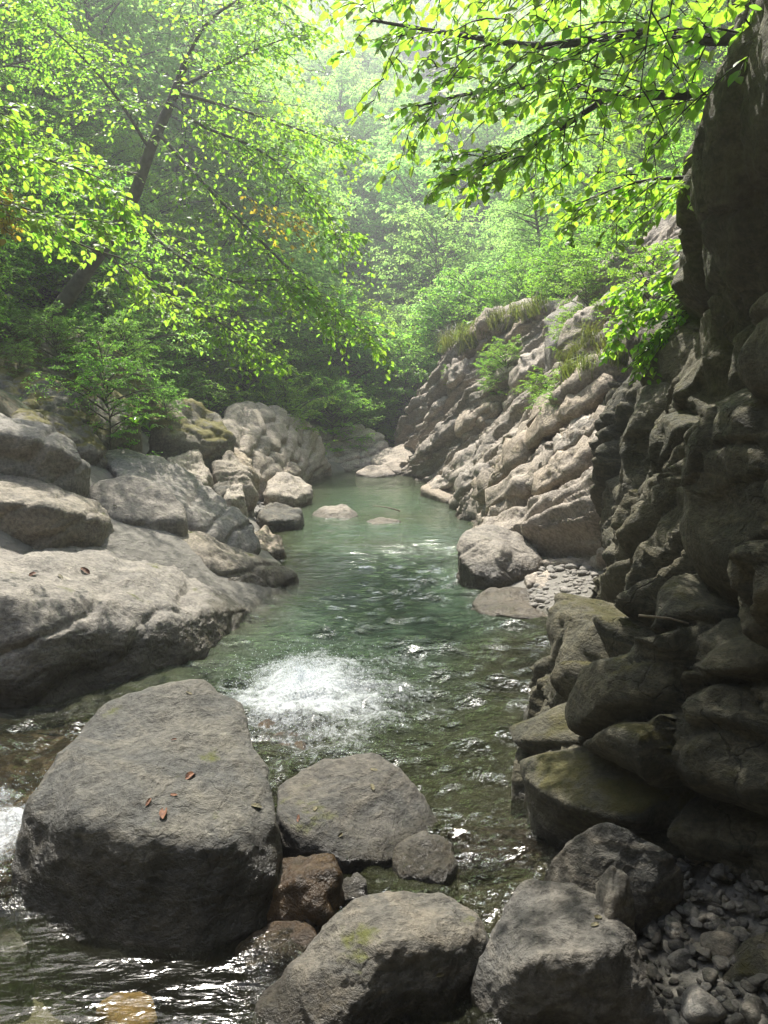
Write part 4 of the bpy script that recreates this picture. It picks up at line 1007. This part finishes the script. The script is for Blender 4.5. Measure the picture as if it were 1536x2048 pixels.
# ------------------------------------------------------------------ near trees with leaves one can pick out
leaf_var = []
for i in range(4):
    lv = LEAF_HI[0].copy(); lv[:, 2] += 0.05 * math.sin(i * 2) * lv[:, 0] ** 2; lv[:, 1] *= 0.9 + 0.1 * i
    leaf_var.append((lv, LEAF_HI[1]))
def near_tree(name, label, cat, loc, pl, mat, n_parts, bark, trunk=None, sides=7):
    e = empty(name, loc, label, cat)
    loc = np.array(loc)
    if trunk is not None:
        tv, tf = tube([(trunk[0] - loc, trunk[1], trunk[2])], 10); link('trunk', mesh_np('trunk', tv, tf), M[bark], e)
    brs = []; bid = np.concatenate(pl.bid)
    for pts, r0, r1 in pl.big:
        tv, tf = tube([(pts - loc, r0, r1)], sides); brs.append(link('branch', mesh_np('branch', tv, tf), M[bark], e))
    tv, tf = tube([(p - loc, a, b) for p, a, b in pl.tw], 4); tag(link('twigs', mesh_np('twigs', tv, tf), M[bark], e), kind='stuff')
    L = pl.leaves()
    camp = np.array([0, 0, HC]); rel = L[0] - camp
    dpt = rel[:, 1] * cP - rel[:, 2] * sP
    pxx = 768 + FPX * rel[:, 0] / np.maximum(dpt, 0.1); pyy = 1024 - FPX * (rel[:, 1] * sP + rel[:, 2] * cP) / np.maximum(dpt, 0.1)
    vis = (dpt > 0.3) & (pxx > 0) & (pxx < 1536) & (pyy > 0) & (pyy < 2048)
    score = np.where(vis, L[3] / dpt, -1)
    order = np.argsort(-score); sel = order[:n_parts]; rest = np.ones(len(score), bool); rest[sel] = False
    meshes = []
    for q in range(4):
        one = [np.zeros((1, 3)), np.array([[1.0, 0, 0]]), np.array([[0, 0, 1.0]]), np.array([1.0])]
        me = leaves_mesh('leaf', one, leaf_var[q]); me.materials.append(M[mat]); meshes.append(me)
    for i in sel:
        d = Vector(L[1][i]).normalized(); s = Vector(L[2][i]).cross(d).normalized(); n_ = d.cross(s)
        m = Matrix((d, s, n_)).transposed().to_4x4() @ Matrix.Diagonal((L[3][i],) * 3 + (1,))
        m.translation = Vector(L[0][i] - loc)
        o = link('leaf', meshes[i % 4], parent=brs[bid[i]]); o.matrix_local = m
    if rest.any():
        me = leaves_mesh('foliage', [a[rest] - (loc if k == 0 else 0) for k, a in enumerate(L)], LEAF_HI)
        tag(link('foliage', me, M[mat], e), kind='stuff')
    return e
# overhanging tree rooted on top of the dark cliff
pl = Plant(77)
kw = dict(n_leaf=9, size=0.086, droop=0.4)
pl.branch(bez([U(1640, 60, 4.0), U(1425, 78, 4.4), U(1300, 64, 4.7), U(1090, 92, 5.0), U(950, 75, 5.2), U(740, 40, 5.5)], 16), 0.044, 0.009, 34, 0.8, 3, t0=0.05, **kw)
pl.branch(bez([U(1520, 200, 4.7), U(1370, 190, 5.0), U(1240, 190, 5.2), U(1120, 172, 5.5), U(950, 185, 5.8), U(830, 215, 6.0)], 14), 0.038, 0.008, 26, 0.75, 3, t0=0.1, **kw)
pl.branch(bez([U(1220, 190, 5.2), U(1100, 270, 5.5), U(1010, 315, 5.7), U(900, 350, 5.9)], 10), 0.022, 0.006, 20, 0.55, 3, t0=0.1, **kw)
pl.branch(bez([U(1500, 350, 5.6), U(1380, 355, 5.8), U(1270, 365, 6.0), U(1150, 410, 6.2)], 10), 0.020, 0.006, 20, 0.6, 3, t0=0.1, **kw)
pl.branch(bez([U(1600, -60, 4.4), U(1300, -60, 5.0), U(1000, -40, 5.6), U(800, -20, 6.0)], 12), 0.03, 0.006, 26, 0.9, 4, t0=0.05, **kw)
pl.branch(bez([U(1600, -130, 3.4), U(1350, -140, 3.8), U(1150, -100, 4.2)], 10), 0.03, 0.006, 18, 0.9, 4, t0=0.05, **kw)
near_tree('overhanging_tree', 'leafy tree leaning out over the gorge from the top of the dark cliff', 'tree', tuple(U(1640, 60, 4.0)), pl, 'leaf2', 300, 'barkd')
# bright sprig in front of the cliff rim
pl = Plant(78)
for a in ([U(1480, 430, 7.2), U(1400, 500, 7.4), U(1310, 560, 7.6), U(1230, 590, 7.8)], [U(1460, 560, 7.2), U(1360, 590, 7.4), U(1280, 620, 7.6), U(1240, 660, 7.7)], [U(1420, 440, 7.4), U(1385, 470, 7.4), U(1370, 530, 7.4)],
          [U(1440, 590, 7.3), U(1340, 640, 7.4), U(1300, 690, 7.5)]):
    pl.branch(bez(a, 8), 0.010, 0.003, 16, 0.5, 3, 8, 0.085, 0.35, t0=0.2)
near_tree('cliff_shrub', 'bright yellow-green sprig growing from the cliff edge below the overhanging tree', 'shrub', tuple(U(1470, 470, 7.2)), pl, 'leaf2', 250, 'barkd')
# leaning tree on the left
pl = Plant(79)
tk = bez([U(95, 650, 15.18), U(160, 560, 15.18), U(255, 420, 14.92), U(300, 300, 14.78), U(350, 185, 14.52), U(372, 120, 14.26)], 14)
kl = dict(n_leaf=9, size=0.105, droop=0.3)
for a, n in (([U(350, 180, 14.52), U(430, 140, 14.26), U(510, 100, 13.99), U(605, 65, 13.73)], 20), ([U(340, 200, 14.52), U(400, 250, 13.99), U(520, 300, 13.60), U(610, 380, 13.20), U(700, 480, 12.94)], 26),
             ([U(300, 300, 14.78), U(230, 190, 13.99), U(150, 100, 13.20), U(60, 20, 12.67)], 24), ([U(320, 270, 14.52), U(420, 380, 13.86), U(560, 520, 13.20), U(640, 600, 12.94), U(740, 670, 12.67)], 28),
             ([U(255, 420, 14.92), U(340, 500, 13.99), U(450, 560, 13.60), U(560, 560, 13.20), U(620, 600, 12.94)], 24), ([U(372, 120, 14.26), U(420, 40, 13.73), U(520, -20, 13.20), U(640, -40, 12.67)], 22),
             ([U(350, 185, 14.52), U(480, 220, 15.05), U(600, 260, 15.58), U(700, 300, 15.84)], 22), ([U(200, 500, 15.05), U(330, 600, 14.26), U(430, 640, 13.73), U(520, 700, 13.46)], 18), ([U(280, 350, 14.78), U(170, 330, 13.99), U(90, 300, 13.46)], 14)):
    pl.branch(bez(a, 12), 0.036, 0.006, int(n * 1.4), 1.25, 5, t0=0.1, **kl)
near_tree('leaning_tree', 'tree with a slanting dark trunk leaning out over the slabs, leaves backlit', 'tree', tuple(tk[0]), pl, 'leaf2', 300, 'bark', trunk=(tk, 0.16, 0.06))
# branch reaching in from the left
pl = Plant(80)
for a, n in (([U(-220, 180, 7.5), U(-60, 260, 7.4), U(60, 310, 7.3), U(190, 350, 7.2), U(250, 420, 7.2)], 24), ([U(-200, 330, 7.6), U(-40, 380, 7.5), U(90, 430, 7.4), U(200, 440, 7.3)], 22),
             ([U(-200, 400, 8), U(20, 430, 8), U(160, 490, 8), U(270, 530, 8.1), U(350, 610, 8.3)], 14), ([U(-220, 60, 7.2), U(-80, 200, 7.1), U(20, 230, 7.0)], 14)):
    pl.branch(bez(a, 10), 0.016, 0.004, n, 0.6, 3, 9, 0.08, 0.3, t0=0.1)
near_tree('hanging_branch', 'sunlit leafy branch hanging in above the mossy ledge', 'branch', tuple(U(-220, 250, 7.5)), pl, 'leaf2', 300, 'bark')
# yellowing sprays
for i, (pts, n) in enumerate((([U(-80, 330, 7.3), U(-10, 380, 7.3), U(15, 430, 7.3)], 8), ([U(480, 380, 15), U(540, 420, 15), U(600, 440, 15)], 10))):
    pl = Plant(90 + i)
    pl.branch(bez(pts, 6), 0.008, 0.003, n, 0.45 + 0.5 * i, 3, 8, 0.075 + 0.03 * i, 0.3, t0=0.0)
    near_tree('yellow_sprig', ('orange yellow sprig at the end of the leafy branch above the mossy ledge', 'yellowing spray of leaves among the green of the slab-side wood')[i], 'branch', tuple(pts[0]), pl, 'leafy', 60, 'bark')

# ------------------------------------------------------------------ grass tufts and small plants on the strata
def tuft_mesh(seed, n, h, sp):
    r = np.random.default_rng(seed); Vs = []; Fs = []
    for i in range(n):
        az = r.uniform(0, 6.28); d = np.array([math.cos(az), math.sin(az), 0]); s = np.array([-d[1], d[0], 0]) * r.uniform(0.004, 0.008)
        p = np.array([r.normal(0, sp * 0.3), r.normal(0, sp * 0.3), 0]); L = h * r.uniform(0.6, 1.2); o = r.uniform(0.2, 0.8)
        p1 = p + d * L * o * 0.3 + np.array([0, 0, L * 0.6]); p2 = p + d * L * o + np.array([0, 0, L * (0.85 - 0.4 * o)])
        k = len(Vs); Vs += [p - s, p + s, p1 + s * .8, p1 - s * .8, p2]; Fs += [[k, k + 1, k + 2], [k, k + 2, k + 3], [k + 3, k + 2, k + 4]]
    me = mesh_np('grass', np.array(Vs), np.array(Fs), False); attr(me, 'rnd', np.repeat(r.uniform(0, 1, n), 5)); me.materials.append(M['grass']); return me
TF = [tuft_mesh(600 + i, 110, 0.55, 0.35) for i in range(3)]
def on_rocks(px, py, ymax=40):
    best = None
    o = Vector((0, 0, HC)); d = Vector(ray(px, py))
    for ob, b in ROCKS:
        h = b.ray_cast(o, d)
        if h[0] is not None and (best is None or h[3] < best[1]): best = (h[0], h[3], h[1], ob)
    return best
tufts = [(905, 690), (925, 680), (950, 675), (975, 668), (935, 700), (960, 690), (1000, 650), (1030, 640), (1130, 720), (1145, 740), (1160, 725), (1150, 760), (1225, 700), (1240, 725), (890, 705), (1015, 665), (1180, 690), (1060, 640), (1080, 625), (1175, 745)]
for i, (px, py) in enumerate(tufts):
    h = on_rocks(px, py)
    if h is None: continue
    o = link('grass_tuft', TF[i % 3]); o.location = h[0] - Vector((0, 0, 0.04)); s = 0.9 * h[0].y / 20 + 0.35; o.scale = (s, s, s); o.rotation_euler = (0.3, -0.2, i)
    tag(o, 'tuft of long yellow-green grass on the tilted pale strata', 'grass', 'grass tufts on the strata')
for i, (px, py) in enumerate([(900, 760), (985, 770), (1010, 765), (1110, 830), (1090, 825), (1170, 640), (1200, 660), (1140, 700), (1300, 640)]):
    h = on_rocks(px, py)
    if h is None: continue
    shrub(h[0].x, h[0].y, 0.22 + 0.12 * (i % 3), 'small leafy plant rooted in a crack of the tilted pale strata', 'small plants in the strata', 'leaf2', z=h[0].z)
for i, (px, py) in enumerate([(40, 735), (20, 690), (110, 740), (215, 885), (300, 800), (330, 840), (250, 740), (400, 800), (60, 665), (160, 690)]):
    h = on_rocks(px, py)
    if h is None: continue
    shrub(h[0].x, h[0].y, 0.2 + 0.13 * (i % 4), 'small leafy plant growing on the mossy rock ledges', 'small plants on mossy ledges', 'leaf', z=h[0].z)
# hart's-tongue style fronds
def frond_mesh(seed):
    r = np.random.default_rng(seed); Vs = []; Fs = []
    for i in range(9):
        az = i * 0.7 + r.uniform(-.3, .3); d = np.array([math.cos(az), math.sin(az), 0]); s = np.array([-d[1], d[0], 0]); L = r.uniform(.28, .45); k = len(Vs)
        for j in range(6):
            t = j / 5; wd = 0.028 * math.sin(math.pi * (0.12 + 0.86 * t)); p = d * L * t * 0.8 + np.array([0, 0, L * (t * 0.9 - 0.75 * t * t)])
            Vs += [p - s * wd, p + s * wd]
        for j in range(5): a = k + 2 * j; Fs += [[a, a + 1, a + 3], [a, a + 3, a + 2]]
    me = mesh_np('frond', np.array(Vs), np.array(Fs), True); attr(me, 'rnd', np.full(len(Vs), 0.5)); me.materials.append(M['leaf2']); return me
FR = frond_mesh(5)
for i, (px, py) in enumerate([(232, 775), (285, 830), (295, 880), (270, 845), (300, 860)]):
    h = on_rocks(px, py)
    if h is None: continue
    o = link('fern', FR, loc=h[0] - Vector((0, 0, 0.02))); o.rotation_euler = (0, 0, i * 1.3); o.scale = (1.3,) * 3
    tag(o, 'fern with strap-like glossy fronds beside the round-shouldered dark boulder', 'fern', 'ferns by the dark boulder')

# ------------------------------------------------------------------ pebble bank, cobbles, dry leaves, twigs
cob = []
for i in range(6):
    r_ = np.random.default_rng(700 + i); pts = r_.normal(size=(12, 3)); pts /= np.linalg.norm(pts, axis=1, keepdims=True)
    P, F = rock_shape(pts, sub=4 if i < 2 else 3, eps=0.2, amp=0.05, seed=710 + i, crack=0.0, fine=0.01)
    k = mesh_np('cobble', P, F); k.materials.append(M['cobble']); cob.append(k)
named = [(1440, 1885, .085, 'rounded olive cobble, biggest on the pebble bank'), (1400, 1990, .11, 'dark smooth boulder half buried in the pebble bank'), (1505, 2010, .075, 'pale grey cobble next to the dark smooth half-buried one'),
         (1390, 1700, .07, 'angular greenish stone at the back of the pebble bank against the cliff'), (1440, 1760, .06, 'grey stone in the shadow at the cliff foot'), (1390, 1830, .045, 'light grey egg-shaped stone on the pebble bank'), (1360, 1890, .06, 'wet brown-grey cobble beside the big shaded boulder'),
         (1525, 1920, .07, 'bluish slab-like cobble leaning against the cliff foot'), (1345, 2000, .05, 'small grey cobble wedged by the big shaded boulder'), (1440, 2045, .05, 'rounded tan cobble beside the dark smooth half-buried one')]
for i, (px, py, s, lb) in enumerate(named):
    p = V(px, py, 0.16); z = ground_z(p[0], p[1])
    o = link('cobble', cob[i % 2]); o.location = (p[0], p[1], max(z, 0.05) + s * 0.3); o.scale = (s * 1.2, s, s * 0.8); o.rotation_euler = (R_.uniform(-.3, .3), R_.uniform(-.3, .3), R_.uniform(0, 6))
    tag(o, lb, 'cobble')
n_p = 0
for i in range(900):
    if n_p >= 300: break
    px, py = R_.uniform(1270, 1536), R_.uniform(1690, 2060)
    p = V(px, py, 0.14); z = ground_z(p[0], p[1])
    if z < 0.02 or p[0] > xwall(np.array([p[1]]), np.array([0.3]))[0] + 0.1: continue
    s = R_.uniform(0.012, 0.04) * (1.3 if R_.random() < 0.2 else 1)
    o = link('pebble', cob[2 + i % 4]); o.location = (p[0], p[1], z + s * 0.35 + R_.uniform(0, 0.02)); o.scale = (s * R_.uniform(.9, 1.5), s, s * R_.uniform(.5, .9)); o.rotation_euler = (R_.uniform(-.4, .4), R_.uniform(-.4, .4), R_.uniform(0, 6))
    w_ = 'tiny' if s < 0.022 else 'small' if s < 0.033 else 'larger'
    tag(o, w_ + ' rounded pebble of the pebble bank at the foot of the dark cliff', 'pebble', w_ + ' pebbles of the bank'); n_p += 1
# smaller beach pebbles by the far boulders: too many to count
Vs = []; Fs = []; k = 0
v3, f3 = ico(2)
for i in range(900):
    px, py = R_.uniform(1060, 1200), R_.uniform(1085, 1215)
    p = V(px, py, 0.22); s = R_.uniform(0.02, 0.07)
    z = max(ground_z(p[0], p[1]), 0.0)
    if z < 0.03: continue
    a_ = R_.uniform(0, 6.28); b_ = R_.uniform(-.5, .5); Rm = np.array(Matrix.Rotation(a_, 3, 'Z') @ Matrix.Rotation(b_, 3, 'X'))
    if R_.random() < 0.35: continue
    s *= R_.choice([0.5, 0.6, 1.0])
    Vs.append((v3 * np.array([s * R_.uniform(.8, 1.7), s, s * R_.uniform(.4, .8)])) @ Rm.T + np.array([p[0], p[1], z + s * .2])); Fs.append(f3 + k); k += len(v3)
for i in range(500):
    px, py = R_.uniform(430, 540), R_.uniform(985, 1035)
    p = V(px, py, 0.05); s = R_.uniform(0.03, 0.09)
    Vs.append(v3 * np.array([s * 1.3, s, s * .6]) + np.array([p[0], p[1], 0.02 + R_.uniform(-.03, .03)])); Fs.append(f3 + k); k += len(v3)
o = link('gravel', mesh_np('gravel', np.concatenate(Vs), np.concatenate(Fs)), M['gravel'])
tag(o, 'loose pale gravel of the small beaches beside the pool', 'gravel', kind='stuff')

def dry_leaf(seed, curl):
    r = np.random.default_rng(seed); n, m = 9, 5; Vs = []
    for i in range(n):
        t = i / (n - 1); wd = 0.36 * math.sin(math.pi * (0.04 + 0.94 * t)) ** 0.8 * (1 + 0.12 * math.sin(9 * t))
        for j in range(m):
            u = j / (m - 1) * 2 - 1
            Vs.append([t, u * wd * (1 - 0.35 * curl), 0.04 + curl * (0.30 * u * u * wd * 2 + 0.14 * math.sin(3.2 * t + seed)) + r.normal(0, 0.012)])
    me = mesh_np('dry_leaf', np.array(Vs) - np.array([0.5, 0, 0]), grid_faces(n, m)); return me
dl = [(380, 1555, .11, 1.0, 'dry', 'curled russet leaf standing up in the middle of the huge boulder'), (328, 1628, .12, .9, 'dry', 'largest dry red-brown leaf lying on the huge boulder'), (297, 1605, .06, 1.0, 'dry', 'small rolled brown leaf beside the largest dry leaf'),
      (348, 1590, .05, .7, 'dry', 'thin brown leaf scrap above the largest dry leaf'), (378, 1387, .06, .8, 'dryg', 'dark curled leaf near the far edge of the huge boulder'), (335, 1363, .05, .8, 'dry', 'reddish leaf scrap at the far rim of the huge boulder'),
      (348, 1480, .04, .9, 'dry', 'tiny dark red leaf stuck on the huge boulder'), (512, 1613, .08, .5, 'dryg', 'olive green leaf at the corner of the huge boulder'), (745, 1575, .07, .6, 'dryg', 'yellowish olive leaf on the flat smooth boulder'), (748, 1540, .07, .5, 'dryg', 'olive leaf upright on the back of the flat smooth boulder'),
      (597, 1637, .06, .9, 'dry', 'brown curled leaf on the lower edge of the flat smooth boulder'), (630, 1618, .06, .4, 'dryg', 'dull leaf flat on the flat smooth boulder'), (680, 1670, .05, .6, 'dryg', 'small dull leaf near the front of the flat smooth boulder'), (553, 1632, .05, .9, 'dry', 'orange brown leaf caught between huge and flat boulders'),
      (640, 1850, .06, .5, 'dryy', 'bright yellow leaf caught at the edge of the pitted boulder'), (880, 1950, .05, .9, 'dryg', 'dark curled leaf on the pitted boulder'), (1195, 1835, .06, .6, 'dryg', 'greenish leaf on top of the big grooved boulder'), (1190, 1850, .05, .6, 'dryg', 'dark leaf scrap touching the greenish leaf on the grooved boulder'),
      (65, 1150, .12, .8, 'dry', 'dry brown leaf on the broad sunlit slab'), (170, 1142, .14, .6, 'dry', 'reddish leaf flat on the broad sunlit slab'), (120, 1155, .12, .8, 'dryg', 'grey-brown leaf scrap on the broad sunlit slab'), (15, 1085, .10, .8, 'dry', 'curled brown leaf high on the broad sunlit slab'), (230, 1013, .1, .8, 'dryg', 'pale leaf at the end of the thick pale slab')]
for i, (px, py, s, cu, mt, lb) in enumerate(dl):
    h = on_rocks(px, py)
    if h is None: continue
    o = link('dry_leaf', dry_leaf(i, cu), M[mt]); n_ = h[2] if h[2].z > 0 else -h[2]
    o.rotation_mode = 'QUATERNION'; o.rotation_quaternion = n_.to_track_quat('Z', 'Y') @ Matrix.Rotation(i * 2.1, 3, 'Z').to_quaternion()
    o.location = h[0] + n_ * 0.002; s *= 0.75; o.scale = (s, s * 0.9, s * 0.75); tag(o, lb, 'leaf')
# stick on the cliff and one in the pool
h = on_rocks(1340, 1235)
if h:
    tv, tf = tube([(np.array([[-.16, 0, .02], [0, 0, .005], [.12, .02, -.03]]), 0.007, 0.005)], 6)
    tag(link('stick', mesh_np('stick', tv, tf), M['twig'], loc=h[0] + Vector((-0.02, -0.03, 0))), 'pale dead stick lodged across the dark cliff', 'stick')
a = V(800, 1022, 0.02); b = V(745, 1012, 0.15)
tv, tf = tube([(bez([a - a, (b - a) * 0.5 + [0, 0, .03], b - a], 5), 0.02, 0.008)], 6)
tag(link('stick', mesh_np('stick', tv, tf), M['twig'], loc=a), 'thin driftwood stick poking from the water by the pool rocks', 'stick')

# ------------------------------------------------------------------ haze in the gorge
HAZE = 0.0030
if HAZE > 0:
    m, nt = new_mat('haze'); t = NT(nt)
    pv = t.n('ShaderNodeVolumePrincipled'); pv.inputs['Color'].default_value = (0.92, 0.97, 1.0, 1); pv.inputs['Density'].default_value = HAZE; pv.inputs['Anisotropy'].default_value = 0.55
    o = t.n('ShaderNodeOutputMaterial'); t.l(pv.outputs[0], o.inputs['Volume'])
    bm = bmesh.new(); bmesh.ops.create_cube(bm, size=1)
    me = bpy.data.meshes.new('haze'); bm.to_mesh(me); bm.free()
    hz_ = link('haze', me, m, loc=(0, 98, 52)); hz_.scale = (290, 270, 114); tag(hz_, 'thin bright haze hanging in the gorge', 'haze', kind='stuff')
    m.cycles.homogeneous_volume = True
tri = sum(len(me.polygons) * 2 for me in bpy.data.meshes if len(me.polygons))
print('approx tris', tri, 'objects', len(bpy.data.objects), 'knobs', n_k, 'trees', n_l, n_r, n_b)
